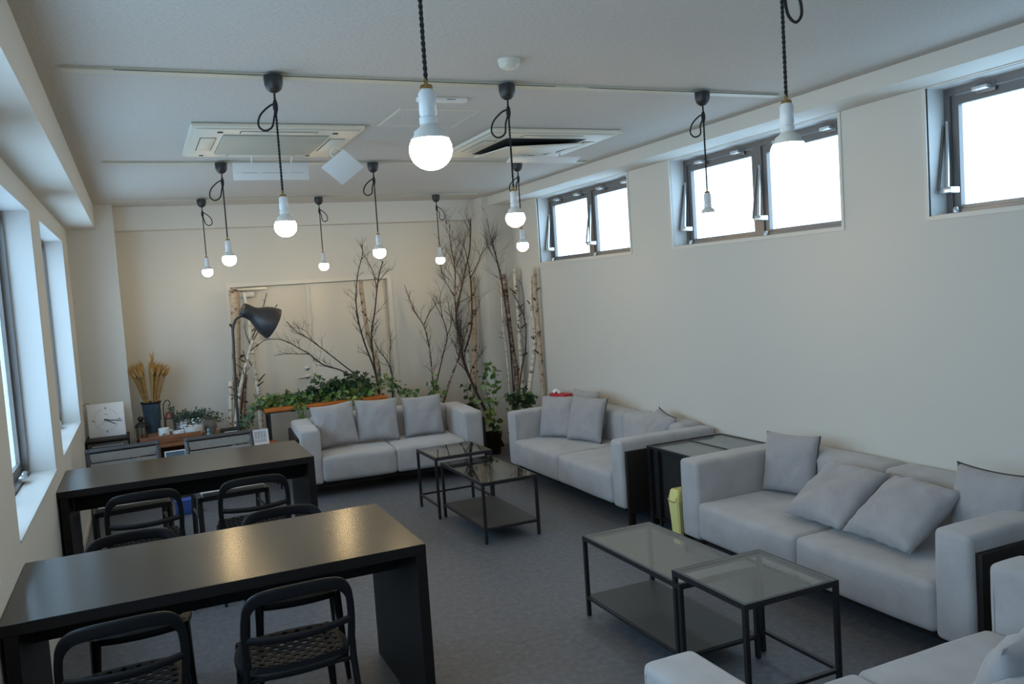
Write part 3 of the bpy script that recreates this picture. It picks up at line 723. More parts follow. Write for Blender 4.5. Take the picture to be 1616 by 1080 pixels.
deflector('long white deflector plate hanging behind the left air conditioner', (.95, 6.12, 2.765), .52, .12, (.1, 0, 0), [[(-.13, 0, .05), (-.13, -.02, .075), (-.14, -.12, .083)], [(.14, 0, .05), (.14, -.02, .075), (.13, -.12, .083)]])
deflector('tilted square white deflector hanging right of the left air conditioner', (1.335, 5.60, 2.712), .20, .20, (.75, .0, -.1), [[(-.02, .02, .05), (-.07, .02, .09), (-.05, .0, .128)], [(.03, 0, .05), (.03, -.03, .09), (-.06, -.05, .128)]])
deflector('white deflector strip hung on curved arms under the right air conditioner', (2.96, 5.85, 2.80), .60, .09, (1.25, 0, 0), [[(-.14, 0, 0), (-.14, .0, .03), (-.16, -.05, .055)], [(.14, 0, 0), (.14, 0, .03), (.12, -.05, .055)]])

# hatch, smoke detector, sensor strip
t = thing('ceiling_hatch', 'flush square access hatch in the ceiling between the air conditioners', 'hatch', (1.69, 4.84, HC))
boxes('hatch_frame', [(-.245, -.245, -.004, -.232, .245, 0), (.232, -.245, -.004, .245, .245, 0), (-.232, -.245, -.004, .232, -.232, 0), (-.232, .232, -.004, .232, .245, 0)], M['cream_plastic'], t)
bx('hatch_panel', (-.228, -.228, -.003), (.228, .228, 0), M['ceil'], t)
t = thing('smoke_detector', 'round cream smoke detector on the ceiling near the first rail', 'smoke detector', (1.655, 3.56, HC))
lathe_obj('base', [(0, 0), (.052, 0), (.052, -.012), (.05, -.016), (0, -.016)], M['cream_plastic'], t)
lathe_obj('sensor_dome', [(.048, -.016), (.048, -.022), (.040, -.036), (.026, -.044), (0, -.045)], M['cream_plastic'], t)
lathe_obj('indicator', [(0, 0), (.004, 0), (.003, -.004), (0, -.004)], M['white_plastic'], t, 8, (-.015, -.02, -.043))
t = thing('ceiling_sensor', 'thin white sensor strip on the ceiling behind the first rail', 'sensor', (1.60, 4.33, HC))
bx('sensor_body', (-.14, -.022, -.022), (.14, .022, 0), M['white_plastic'], t, bev=.004)
bx('sensor_label', (.02, -.0235, -.014), (.07, -.0215, -.010), M['ink'], t)

# ------------------------------------------------------------------ black cabinet with clock
t = thing('low_cabinet', 'black cabinet under the square clock by the left wall', 'cabinet', (-.535, 8.58, 0))
bx('cabinet_body', (0.004, .02, 0), (.36, .39, .66), M['dark_wood'], t, bev=.002)
bx('cabinet_top', (0, 0, .66), (.365, .395, .678), M['dark_wood'], t, bev=.003)
dr = bx('cabinet_door', (.012, .004, .03), (.352, .02, .65), mat('dark_door_front', (.05, .05, .055, 1), .3), t, bev=.002)
bx('door_handle', (.05, -.006, .618), (.31, .003, .628), M['alu_light'], dr)
t = thing('wall_clock', 'square white clock leaning against the column on the black cabinet', 'clock', (-.356, 8.80, .679), .0)
CK = Matrix.Rotation(-.10, 4, 'X'); hs = .158
bx('clock_face', (-hs, 0, 0), (hs, .022, 2*hs), M['clock_face'], t, bev=.003, mtx=CK)
bm = bmesh.new()
def ring_arc(bm, r0, r1, a0, a1, n=40, y=-.0012):
    for k in range(n):
        p, q = a0+(a1-a0)*k/n, a0+(a1-a0)*(k+1)/n
        vs = [bm.verts.new(CK @ Vector((r*math.sin(a), y, hs+r*math.cos(a)))) for r, a in ((r0, p), (r1, p), (r1, q), (r0, q))]
        bm.faces.new(vs)
ring_arc(bm, .103, .1045, .25, 1.25, 30); ring_arc(bm, .103, .1045, 1.9, 4.6, 60); ring_arc(bm, .103, .1045, 4.9, 6.1, 40)
link('dial_ring', bm, M['ink'], t)
for a in (0, PI/2, PI, 3*PI/2):
    bm = bmesh.new(); box(bm, -.004, -.003, .100, .004, .0, .122)
    for v in bm.verts: x, z = v.co.x, v.co.z; v.co = CK @ Vector((x*math.cos(a)+z*math.sin(a), v.co.y, hs-x*math.sin(a)+z*math.cos(a)))
    link('hour_mark', bm, M['ink'], t)
def hand(name, a, l, wd, y=-.006):
    bm = bmesh.new(); box(bm, -wd/2, y-.001, -.02, wd/2, y+.001, l)
    for v in bm.verts: x, z = v.co.x, v.co.z; v.co = CK @ Vector((x*math.cos(a)+z*math.sin(a), v.co.y, hs-x*math.sin(a)+z*math.cos(a)))
    link(name, bm, M['black_metal'], t)
hand('minute_hand', math.radians(98), .132, .0065, -.008); hand('hour_hand', math.radians(122), .088, .0075); hand('second_hand', math.radians(232), .10, .0015, -.010)
bx('printed_line', (-.014, -.0012, hs+.052), (.014, 0, hs+.056), M['ink'], t, mtx=CK)
lathe_obj('clock_hub', [(0, 0), (.007, 0), (.007, .012), (0, .012)], M['black_metal'], t, 14).matrix_local = CK @ Matrix.Translation((0, 0, hs)) @ Matrix.Rotation(PI/2, 4, 'X')

# hook on left wall
t = thing('wall_hook', 'thin dark wire hook on the left wall beside the clock', 'hook', (XL, 9.0-.13, .985))
lathe_obj('hook_plate', [(0, 0), (.018, 0), (.018, .006), (0, .006)], M['cream_plastic'], t, 14).rotation_euler = (0, PI/2, 0)
tube_obj('hook_wire', [(0.004, 0, 0)]+[(.035+.028*math.cos(a), 0, -.01+.03*math.sin(a)) for a in [PI-.2-k*.5 for k in range(9)]], .003, M['copper'], t, 6)

# ------------------------------------------------------------------ stand with crate, vase, lanterns
t = thing('wooden_stand', 'low brown wooden stand along the back wall carrying the crate and vase', 'stand', (-.12, 8.66, 0))
bx('stand_top', (0, 0, .525), (1.0, .56, .55), M['crate'], t, bev=.003)
bx('stand_shelf', (0, -.10, .27), (1.0, .56, .29), M['crate'], t, bev=.003)
for x in (.02, .94):
    for y in (.02, .50): bx('leg', (x, y, 0), (x+.04, y+.04, .525), M['crate'], t)
bx('stand_back', (.04, .54, .29), (.96, .555, .525), M['crate'], t)
t = thing('wooden_crate', 'shallow brown wooden crate on the stand, holding white cups', 'crate', (-.085, 8.68, .55), .0)
boxes('crate_side', [(0, 0, .006, .55, .012, .088), (0, .25, .006, .55, .262, .088)], M['crate'], t, bev=.002)
boxes('crate_end', [(0, .012, .006, .012, .25, .088), (.538, .012, .006, .55, .25, .088)], M['crate'], t)
bx('crate_bottom', (0, 0, 0), (.55, .262, .006), M['crate'], t)
def cup(label, x, y, r, h, m=None, nm='cup'):
    o = lathe_obj(nm, [(0, 0), (r*.85, 0), (r, h*.2), (r, h), (r*.92, h), (r*.9, h*.2), (0, h*.15)], m or M['white_plastic'], None, 20)
    o.location = (x, y, .5565); tag(o, label, 'cup'); return o
t2 = thing('ceramic_cup', 'white ceramic cup with a small dark mark standing in the crate', 'cup', (.135, 8.75, .5565))
lathe_obj('cup_body', [(0, 0), (.044, 0), (.050, .02), (.050, .145), (.046, .145), (.045, .02), (0, .012)], M['white_plastic'], t2, 22)
boxes('printed_mark', [(-.022, -.0505, .085, .02, -.046, .092), (-.012, -.0510, .092, .012, -.047, .098)], M['ink'], t2)
cup('low white ceramic dish lying in the crate beside the cup', .265, 8.80, .058, .095, nm='ceramic_dish')
t2 = thing('flower_bowl', 'white bowl with small white flowers at the right end of the crate', 'flower bowl', (.405, 8.80, .5565))
lathe_obj('bowl', [(0, 0), (.05, 0), (.075, .05), (.088, .125), (.083, .125), (.07, .05), (0, .02)], M['white_plastic'], t2, 22)

def leaf_poly(bm, c, nrm, dirv, s, lobes=5, bend=.15):
    nrm = nrm.normalized(); dirv = (dirv-nrm*dirv.dot(nrm))
    if dirv.length < 1e-5: dirv = nrm.orthogonal()
    dirv.normalize(); sd = nrm.cross(dirv)
    if lobes == 5: sh = [(0, 0), (.22, -.12), (.62, -.05), (.42, .22), (.52, .55), (.22, .50), (0, 1.0), (-.22, .50), (-.52, .55), (-.42, .22), (-.62, -.05), (-.22, -.12)]
    else: sh = [(0, 0), (.30, .2), (.36, .5), (.2, .8), (0, 1.05), (-.2, .8), (-.36, .5), (-.30, .2)]
    vs = [bm.verts.new(c+sd*a*s+dirv*b*s+nrm*(bend*s*(abs(a)-.6*b*b))) for a, b in sh]
    ctr = bm.verts.new(c+dirv*s*.35-nrm*s*.03)
    for i in range(len(vs)): bm.faces.new((vs[i], vs[(i+1) % len(vs)], ctr))
def foliage(name, parent, m, pts, size, rnd, n=1, spread=.03, lobes=5, up=.4, face=None):
    bm = bmesh.new()
    for p in pts:
        for _ in range(n):
            c = Vector(p)+Vector((rnd.gauss(0, spread), rnd.gauss(0, spread), rnd.gauss(0, spread)))
            nr = Vector((rnd.gauss(0, 1), rnd.gauss(0, 1), rnd.gauss(0, 1)+up))
            if face: nr += Vector(face)
            leaf_poly(bm, c, nr, Vector((rnd.gauss(0, 1), rnd.gauss(0, 1), rnd.gauss(-.3, 1))), size*rnd.uniform(.65, 1.25), lobes)
    return link(name, bm, m, parent)
rnd = random.Random(5)
wf = foliage('white_flowers', t2, M['tissue'], [(rnd.uniform(-.07, .07), rnd.uniform(-.05, .05), .14+rnd.uniform(0, .06)) for _ in range(30)], .022, rnd, 1, .01, 3)
wf['kind'] = 'stuff'
foliage('leaves', t2, M['leaf_blue'], [(rnd.uniform(-.07, .07), rnd.uniform(-.05, .05), .13+rnd.uniform(0, .05)) for _ in range(24)], .03, rnd, 1, .01, 3)

# blue zinc vase with wheat
t = thing('zinc_vase', 'tall tapered blue-grey metal vase holding dried wheat', 'vase', (.045, 9.06, .55))
lathe_obj('vase_body', [(0, 0), (.060, 0), (.062, .01), (.088, .37), (.094, .385), (.088, .387), (.058, .02), (0, .02)], M['zinc'], t, 28)
lathe_obj('vase_rim', [(.090, .37), (.096, .376), (.096, .388), (.090, .390)], M['lantern'], t, 28)
bm = bmesh.new()
for a0 in (-2.2, -1.2): tube(bm, spline([(.066*math.cos(a0), .066*math.sin(a0), .03), (.082*math.cos(a0), .082*math.sin(a0), .22), (.088*math.cos(a0+.2), .088*math.sin(a0+.2), .31), (.091*math.cos(a0+.45), .091*math.sin(a0+.45), .345), (.092*math.cos(a0+.7), .092*math.sin(a0+.7), .31), (.084*math.cos(a0+.85), .084*math.sin(a0+.85), .2)], 4), .004, 5)
link('embossed_arch', bm, M['zinc'], t, True)
t = thing('dried_wheat', 'bunch of golden dried wheat fanned out in the blue vase', 'dried flowers', (.045, 9.06, .57))
bs = bmesh.new(); be = bmesh.new(); rnd = random.Random(3)
for i in range(300):
    a = rnd.uniform(0, 2*PI); rr = rnd.random()**.6
    sx = math.cos(a)*rr; sy = math.sin(a)*rr
    tall = (i < 5)
    gapx = sx if abs(sx) > .14 or tall else sx+.2*(1 if sx > 0 else -1)
    R = .20
    H = .655+.035*rnd.random()-.05*rr
    top = Vector((gapx*R*.85-.012, sy*R*.45, H))
    top.x = max(top.x, -.135)
    if tall: top = Vector((.05+rnd.uniform(-.02, .02), sy*.02, .755+rnd.uniform(0, .03)))
    base = Vector((sx*.03, sy*.03, .02)); mid = Vector((top.x*.40, top.y*.4, H*.52))
    P = spline([base, mid, top], 4); tube(bs, P, .0017, 4)
    dr = (P[-1]-P[-3]).normalized(); dr = (dr+Vector((sx*.35, sy*.3, -.05))).normalized()
    L = rnd.uniform(.055, .085)
    tube(be, [top, top+dr*L*.3, top+dr*L*.75, top+dr*L], [.004, .009, .007, .001], 5)
    for k in range(7):
        s0 = top+dr*L*(.2+.11*k); d2 = (dr+Vector((rnd.gauss(0, .22), rnd.gauss(0, .22), rnd.gauss(0, .2)))).normalized()
        tube(be, [s0, s0+d2*rnd.uniform(.04, .07)], [.0011, .0004], 3)
link('stems', bs, M['wheat'], t, True); link('wheat_ears', be, M['wheat'], t, True)

# dark round lantern
t = thing('iron_lantern', 'small dark round iron lantern left of the blue vase', 'lantern', (-.062, 8.93, .55))
lathe_obj('lantern_base', [(0, 0), (.05, 0), (.052, .012), (.04, .022), (0, .022)], M['lantern'], t, 20)
lathe_obj('lantern_roof', [(.058, .165), (.06, .172), (.045, .195), (.022, .212), (.016, .222), (.030, .236), (.030, .252), (.015, .265), (0, .268)], M['lantern'], t, 20)
for k in range(8):
    a = 2*PI*k/8; tube_obj('lantern_bar', [(.044*math.cos(a), .044*math.sin(a), .02), (.048*math.cos(a), .048*math.sin(a), .168)], .004, M['lantern'], t, 5)
# hanging copper lantern on hook
t = thing('hook_stand', 'curled black hook stand right of the blue vase', 'stand', (.185, 9.15, .55))
tube_obj('hook_wire', spline([(-.03, 0, .0), (-.03, 0, .30), (-.01, 0, .365), (.02, 0, .375), (.035, 0, .35), (.03, 0, .325), (.015, 0, .325)], 5), .0045, M['lantern'], t, 6)
lathe_obj('hook_foot', [(0, 0), (.05, 0), (.048, .006), (0, .006)], M['lantern'], t, 16, (-.0, 0, 0))
t = thing('copper_lantern', 'small lantern with a copper brown roof hanging from the hook right of the vase', 'lantern', (.205, 9.06, .56))
boxes('lantern_frame', [(-.045, -.045, .0, .045, .045, .01), (-.045, -.045, .19, .045, .045, .2), (-.045, -.045, 0, -.037, -.037, .2), (.037, -.045, 0, .045, -.037, .2), (-.045, .037, 0, -.037, .045, .2), (.037, .037, 0, .045, .045, .2)], M['lantern'], t)
lathe_obj('lantern_roof', [(.05, .2), (.036, .228), (.034, .25), (.012, .262), (0, .262)], M['copper'], t, 16)
lathe_obj('candle', [(0, .01), (.02, .01), (.02, .08), (0, .08)], M['tissue'], t, 14)
tube_obj('hanging_wire', [(0, 0, .26), (.0, .0, .32)], .002, M['lantern'], t, 5)
# wire basket with trailing plant
t = thing('wire_basket', 'grey wire basket behind the white bowl, wrapped by a trailing plant', 'basket', (.36, 9.08, .55))
bm = bmesh.new()
for z in (.01, .05, .09, .13, .17, .205):
    rr = .115+.10*z
    tube(bm, [(rr*math.cos(2*PI*k/24), .5*rr*math.sin(2*PI*k/24), z) for k in range(25)], .003 if z < .2 else .005, 5, caps=False)
for k in range(20):
    a = 2*PI*k/20; tube(bm, [(.115*math.cos(a), .0575*math.sin(a), .01), (.135*math.cos(a), .0675*math.sin(a), .205)], .0025, 4)
link('basket_wire', bm, mat('grey_wire', (.16, .18, .20, 1), .5, metal=.4), t, True)
lathe_obj('basket_liner', [(0, .012), (.06, .012), (.06, .16), (0, .16)], M['tissue'], t, 20, (-.03, 0, 0))
t = thing('trailing_plant', 'blue-green trailing plant spilling right from the wire basket', 'plant', (.36, 9.02, .55))
rnd = random.Random(8); bm = bmesh.new(); lp = []
for k in range(26):
    sx = rnd.uniform(-.10, .36); st = Vector((rnd.uniform(-.08, .1), rnd.uniform(-.03, .03), .15))
    pk = Vector((st.x*.5+sx*.5, rnd.uniform(-.05, .04), .20+rnd.uniform(0, .08)-(.02 if sx > .15 else 0)))
    en = Vector((sx*1.15, rnd.uniform(-.10, .04), .17-.35*max(0, sx-.12)*rnd.uniform(.5, 1.1)+rnd.uniform(-.02, .06)))
    P = spline([st, pk, en], 6); tube(bm, P, .0015, 4); lp += P[3:]
for k in range(3):
    P = spline([(-.08, 0, .18), (-.12, 0, .26), (-.135, 0, .31)], 4); lp += P
link('stems', bm, M['leaf_dark'], t, True)
foliage('leaves', t, M['leaf_blue'], lp, .024, rnd, 2, .014, 3)
foliage('pale_leaves', t, M['leaf_pale'], lp[::3], .020, rnd, 1, .016, 3)
# small urn and dark tray
o = lathe_obj('stone_urn', [(0, 0), (.04, 0), (.035, .02), (.06, .07), (.062, .12), (.045, .16), (.055, .175), (.045, .175), (0, .15)], M['green_white'], None, 20)
o.location = (.57, 8.93, .55); tag(o, 'small brown stone urn under the trailing plant', 'urn')
t = thing('storage_box', 'dark flat box with a pale label right of the urn on the stand', 'box', (.66, 8.78, .55))
bx('box_body', (0, 0, 0), (.19, .15, .055), M['dark_wood'], t, bev=.003); bx('box_label', (.03, -.002, .018), (.15, .001, .036), M['paper'], t)
t = thing('figurine', 'small turquoise and white figurine between the crate and the box', 'figurine', (.535, 8.72, .55))
lathe_obj('figurine_body', [(0, 0), (.022, 0), (.026, .02), (.02, .05), (.012, .06), (.018, .075), (.014, .095), (0, .1)], mat('turquoise_glaze', (.12, .28, .28, 1), .4), t, 14)
lathe_obj('figurine_base', [(0, 0), (.03, 0), (.03, .008), (0, .008)], M['tissue'], t, 14, (-.03, -.0, 0))

# framed notices
t = thing('storage_bin', 'small blue bin on the floor behind the two slatted chairs', 'bin', (.16, 7.98, 0))
bx('bin_body', (0, 0, 0), (.16, .12, .13), mat('blue_plastic', (.04, .09, .32, 1), .45), t, bev=.006)
bx('bin_rim', (-.004, -.004, .122), (.164, .124, .134), mat('blue_plastic_rim', (.05, .11, .38, 1), .4), t, bev=.003)
def notice(label, loc, w, h, rz, lines, lean=-.12):
    t = thing('framed_notice', label, 'framed notice', loc, rz); R = Matrix.Rotation(lean, 4, 'X'); b = .010
    bm = bmesh.new()
    for l in ((-w/2, 0, 0, w/2, .012, b), (-w/2, 0, h-b, w/2, .012, h), (-w/2, 0, b, -w/2+b, .012, h-b), (w/2-b, 0, b, w/2, .012, h-b)): box(bm, *l, mtx=R)
    link('notice_frame', bm, M['clock_face'], t)
    bx('paper_sheet', (-w/2+b, .004, b), (w/2-b, .010, h-b), M['paper'] if lines == 1 else M['ink_blue'], t, mtx=R)
    if lines == 1:
        bm = bmesh.new(); rn = random.Random(2)
        for r in range(8):
            z = h-b-.014-r*(h-2*b-.03)/8
            for c in range(4):
                x0 = -w/2+b+.012+c*(w-2*b-.02)/4
                if r == 5: box(bm, x0, .0025, z-.003, x0+(w-2*b-.02)/4*.95, .004, z-.001, mtx=R)
                else: box(bm, x0, .0025, z-.005, x0+(w-2*b-.02)/4*rn.uniform(.6, .9), .004, z, mtx=R)
        link('printed_text', bm, M['ink'], t)
    bx('notice_prop', (-.02, .012, .0), (.02, .06, .006), M['clock_face'], t)
    return t
notice('white framed notice with printed rows standing right of the slatted chairs', (1.0, 8.50, .451), .155, .155, .10, 1)
notice('white framed blue notice low between the two slatted chairs', (.215, 8.575, .291), .19, .205, .05, 0)

# ------------------------------------------------------------------ orange table and bench behind the sofa
t = thing('narrow_table', 'long narrow orange wood table on black legs behind the sofa, covered with ivy', 'table', (1.09, 8.74, 0), -.005)
bx('tabletop', (0, 0, .728), (1.28, .26, .760), M['orange'], t, bev=.003)
for x in (.03, 1.22):
    for y in (.02, .22): bx('leg', (x, y, 0), (x+.022, y+.022, .735), M['black_metal'], t)
boxes('leg_rail', [(.04, .02, .715, 1.24, .04, .735), (.04, .22, .715, 1.24, .24, .735), (.03, .04, .695, .05, .24, .715), (1.22, .04, .695, 1.24, .24, .715)], M['black_metal'], t)
t = thing('low_bench', 'low orange wood bench under the narrow table, carrying the white notice', 'bench', (.90, 8.42, 0))
bx('bench_top', (0, 0, .425), (.27, .28, .45), M['orange'], t, bev=.003)
for x in (.01, .24):
    for y in (.01, .25): bx('leg', (x, y, 0), (x+.02, y+.02, .425), M['black_metal'], t)

# ------------------------------------------------------------------ floor lamp
t = thing('floor_lamp', 'dark grey floor lamp with large tilted funnel shade in front of the door', 'floor lamp', (.80, 8.55, 0))
lathe_obj('base', [(0, 0), (.14, 0), (.14, .02), (.03, .03), (0, .03)], M['lamp_grey'], t, 32)
tube_obj('pole', spline([(0, 0, .02), (.006, 0, .8), (.028, 0, 1.50), (.036, 0, 1.62), (.07, 0, 1.70), (.13, 0, 1.735)], 8), .0125, M['lamp_grey'], t, 12)
bm = bmesh.new()
prof = [(0, 0), (.056, 0), (.066, .010), (.070, .05), (.070, .10), (.076, .13), (.098, .17), (.124, .21), (.146, .26), (.158, .31), (.163, .345), (.159, .345), (.154, .31), (.142, .26), (.120, .21), (.094, .17), (.072, .13), (.064, .03), (0, .02)]
lathe(bm, prof, 36); bmesh.ops.recalc_face_normals(bm, faces=bm.faces)
sh = link('lamp_shade', bm, M['lamp_grey'], t, True, 60)
ax = Vector((.86, .12, -.50)).normalized()
sh.rotation_mode = 'QUATERNION'; sh.rotation_quaternion = Vector((0, 0, 1)).rotation_difference(ax); sh.location = (.135, .04, 1.800)
tube_obj('shade_joint', [(.12, 0, 1.73), (.15, .02, 1.735), (.185, .025, 1.745)], .016, M['lamp_grey'], t, 8)
o = lathe_obj('lamp_socket', [(0, .03), (.025, .03), (.025, .12), (0, .12)], M['porcelain'], sh, 14)

# ------------------------------------------------------------------ birch trunks, poles and bare branches
def at(px, py, Y):
    """point on the vertical plane y=Y seen at photo pixel (px,py)"""
    r = FW+RT*((px-808)/FPX)+UP*((540-py)/FPX); k = Y/r.y; return Vector((r.x*k, Y, CH+r.z*k))
def trunk(label, pix, Y, r0, r1, m, foot=True, cat='birch pole', nm='birch_pole', knots=6, seed=0, twigs=0, n=10, lean=.0):
    rn = random.Random(seed); P = [at(x, y, Y) for x, y in pix]
    zt = P[-1].z
    for p in P: p.y += lean*(zt-p.z)*-.06
    if foot and P[0].z > .02:
        d = (P[0]-P[1]).normalized(); k = (P[0].z-.0)/max(.2, -d.z); P.insert(0, P[0]+d*k)
    org = P[0].copy(); org.z = max(0, org.z)
    Q = [p-org for p in spline(P, 5)]; N = len(Q)
    Q = [q+Vector((noise.noise(q*5+Vector((seed, 0, 0)))*.008, noise.noise(q*5+Vector((0, seed, 0)))*.008, 0)) if 0 < i < N-1 else q for i, q in enumerate(Q)]
    t = thing(nm, label, cat, org)
    rad = [(r0+(r1-r0)*i/(N-1))*(1+.10*noise.noise(Vector((i*.7, seed, 0)))) for i in range(N)]
    bm = bmesh.new(); tube(bm, Q, rad, n); bmesh.ops.recalc_face_normals(bm, faces=bm.faces)
    link('trunk', bm, m, t, True)
    if knots:
        bm = bmesh.new()
        for k in range(knots):
            i = rn.randint(2, N-3); q = Q[i]; a = rn.uniform(0, 2*PI); dv = Vector((math.cos(a), math.sin(a)*.6-.4, rn.uniform(.3, .9))).normalized()
            L = rn.uniform(.02, .07)+twigs*.05
            tube(bm, [q, q+dv*(rad[i]*.9), q+dv*(rad[i]+L)], [rad[i]*.5, rad[i]*.42, rad[i]*.22], 6)
        link('twig_stub', bm, M['twig'], t, True)
    return t
ORG = [Vector((0, 0, 0))]
def grow(bm, p, d, L, r, depth, rn, curl=.38, up=.12):
    n = 5; pts = [p]; q = p.copy(); dd = d.normalized()
    for i in range(n):
        dd = (dd+Vector((rn.gauss(0, curl*.6), rn.gauss(0, curl*.3), rn.gauss(0, curl*.45)+up*.25))).normalized(); q = q+dd*(L/n)
        lim = (8.95 if q.x+ORG[0].x > 3.66 else 9.37)-ORG[0].y; q.y = min(q.y, lim); pts.append(q.copy())
    tube(bm, pts, [r*(1-.72*i/n) for i in range(n+1)], 5 if r > .002 else 4)
    if depth > 0:
        for k in range(rn.randint(2, 4)):
            i = rn.randint(1, n-1); side = Vector((rn.choice((-1, 1))*rn.uniform(.4, .9), rn.gauss(0, .3), rn.uniform(.2, .9)))
            grow(bm, pts[i], (pts[i+1]-pts[i]).normalized()+side*.8, L*rn.uniform(.45, .7), r*.5, depth-1, rn, curl, up)
def bare(label, stems, seed, base_m=None, foot=True, dens=1.0, tw=.30, group=None, nm='bare_branch', depth=1, bark=None):
    """stems: list of (pixels from base to tip, Y, r0, r1)"""
    rn = random.Random(seed); t = None; bm = bmesh.new(); bt = bmesh.new()
    for si, (pix, Y, r0, r1) in enumerate(stems):
        P = [at(x, y, Y) for x, y in pix]
        for i, p in enumerate(P): p.y += .05*math.sin(seed+si*2+i*.9)*(i/len(P))
        if si == 0:
            if foot and P[0].z > .02:
                d = (P[0]-P[1]).normalized(); k = P[0].z/max(.35, -d.z); f = P[0]+d*k; f.z = 0; P.insert(0, f)
            org = P[0].copy()
            t = thing(nm, label, 'branch', org, 0, group); ORG[0] = org
        Q = [p-org for p in spline(P, 5)]; N = len(Q)
        rad = [r0+(r1-r0)*(i/(N-1))**.8 for i in range(N)]
        tube(bm, Q, rad, 7)
        nn = int(dens*N*.75)
        for k in range(nn):
            i = rn.randint(int(N*.30), N-2); fr = i/N
            dr = (Q[i+1]-Q[i]).normalized(); sd = Vector((rn.choice((-1, 1))*rn.uniform(.3, .9), rn.gauss(0, .25), rn.uniform(.0, .6)))
            grow(bt, Q[i], dr+sd*.8, tw*rn.uniform(.4, 1)*(1.15-.5*fr), max(.0016, rad[i]*.42), depth, rn)
    bmesh.ops.recalc_face_normals(bm, faces=bm.faces)
    link('main_stem', bm, base_m or M['twig'], t, True); link('twigs', bt, M['twig'], t, True)
    return t
B, BB, BT = M['birch'], M['birch_brown'], M['birch_tan']
# --- left of the double door
trunk('tall birch trunk with brown top, behind the floor lamp pole at the left door edge', [(379, 700), (374, 600), (372, 520), (369, 458)], 9.28, .034, .052, BT, seed=1)
trunk('short white birch log leaning at the wall just left of the floor lamp', [(366, 690), (364.5, 650), (364, 602)], 9.22, .026, .022, B, seed=2, knots=3)
trunk('forked birch stem leaning right, rising to under the lamp shade', [(373, 660), (378, 620), (385, 585), (393, 556), (399, 537)], 9.05, .020, .014, B, seed=3, knots=9, twigs=1)
trunk('slender white birch stem with stubs, right of the floor lamp', [(412, 668), (408, 625), (404, 600), (399, 560), (395, 525), (391, 490), (386, 462)], 9.15, .028, .014, B, seed=4, knots=7, twigs=1)
trunk('knotty brown birch stem between the floor lamp and the ivy table', [(384, 690), (385, 640), (388, 592)], 9.2, .022, .020, BB, seed=5, knots=6)
bare('dark forked twig rising behind the lamp shade', [([(379, 665), (386, 600), (395, 545), (404, 520), (414, 490), (420, 463)], 9.12, .011, .004), ([(397, 542), (410, 520), (425, 500), (436, 481)], 9.12, .006, .003), ([(396, 545), (388, 528), (385, 512)], 9.12, .006, .003)], 6, foot=True, dens=.4, tw=.10)
# --- branches in front of the door
bare('long bare branch arching left across the door from the ivy table', [([(600, 618), (584, 609), (560, 596), (536, 584), (515, 578), (500, 569), (487, 558), (473, 551), (456, 541), (441, 536), (420, 537), (405, 548)], 8.95, .011, .003), ([(488, 559), (470, 559), (450, 559), (432, 562)], 8.95, .005, .002)], 11, foot=False, dens=.55, tw=.22)
bare('bare branch reaching up left above the arching one in front of the door', [([(580, 606), (558, 589), (530, 567), (504, 547), (484, 533), (464, 521), (452, 508)], 9.0, .009, .003), ([(504, 547), (492, 535), (484, 524), (472, 518)], 9.0, .004, .002)], 12, foot=False, dens=.6, tw=.22)
trunk('tan birch pole leaning at the right part of the door', [(600, 640), (596, 575), (584, 542), (577, 510), (573, 482), (569, 443)], 9.22, .024, .024, BT, seed=13, knots=5)
bare('tall dark bare branch left of the tan pole, curving up past the door top', [([(600, 640), (595, 600), (589, 578), (579, 553), (571, 530), (566, 509), (563, 485), (563, 462), (566, 430), (572, 400), (568, 388)], 9.1, .014, .004), ([(566, 509), (560, 490)], 9.1, .004, .002)], 14, dens=.75, tw=.22)
bare('tall dark bare branch right of the tan pole, forking above the door', [([(602, 640), (590, 570), (586, 527), (591, 490), (595, 455), (600, 430), (606, 412)], 9.12, .013, .005), ([(595, 455), (588, 430), (580, 412), (574, 400)], 9.12, .006, .002), ([(595, 448), (610, 430), (622, 424)], 9.12, .005, .002)], 15, dens=.7, tw=.26)
bare('bare twiggy branch leaning at the right side of the door frame', [([(620, 632), (618, 590), (608, 567), (596, 550), (590, 535)], 9.05, .009, .003), ([(617, 590), (615, 560), (618, 535)], 9.05, .005, .002)], 16, dens=.9, tw=.24)
# --- between door and column
bare('slender white stemmed branch forking wide, right of the door frame', [([(686, 625), (682, 590), (677, 548), (668, 515), (655, 494), (647, 472), (640, 450)], 9.2, .012, .004), ([(668, 515), (676, 496), (688, 480), (702, 478)], 9.2, .007, .003)], 21, dens=.7, tw=.28, base_m=BB)
bare('thin curved bare branch bending back towards the column', [([(690, 600), (699, 560), (705, 532), (699, 505), (690, 485), (684, 470)], 9.15, .009, .003), ([(705, 532), (712, 510), (709, 488)], 9.15, .006, .002), ([(699, 505), (695, 470), (704, 445)], 9.15, .005, .002)], 22, dens=.6, tw=.26)
bare('tall white-footed branch spreading into a bare crown under the beam', [([(700, 635), (711, 598), (722, 570), (730, 545), (722, 505), (719, 470), (718, 426), (711, 395), (708, 372), (709, 354)], 9.1, .016, .005), ([(719, 470), (702, 440), (696, 410), (700, 390)], 9.1, .008, .003), ([(718, 426), (728, 400), (733, 372)], 9.1, .007, .003)], 23, dens=.65, tw=.46, depth=2, base_m=BB)
bare('tallest dark bare branch with dense crown in front of the column edge', [([(770, 656), (757, 630), (744, 602), (733, 570), (725, 532), (720, 495), (727, 455), (733, 425), (740, 400), (744, 370), (745, 345)], 8.86, .020, .006), ([(733, 556), (744, 520), (745, 480), (742, 440), (735, 405), (728, 380)], 8.9, .012, .004), ([(742, 440), (754, 415), (762, 390)], 8.9, .007, .003)], 24, dens=.62, tw=.46, depth=2)
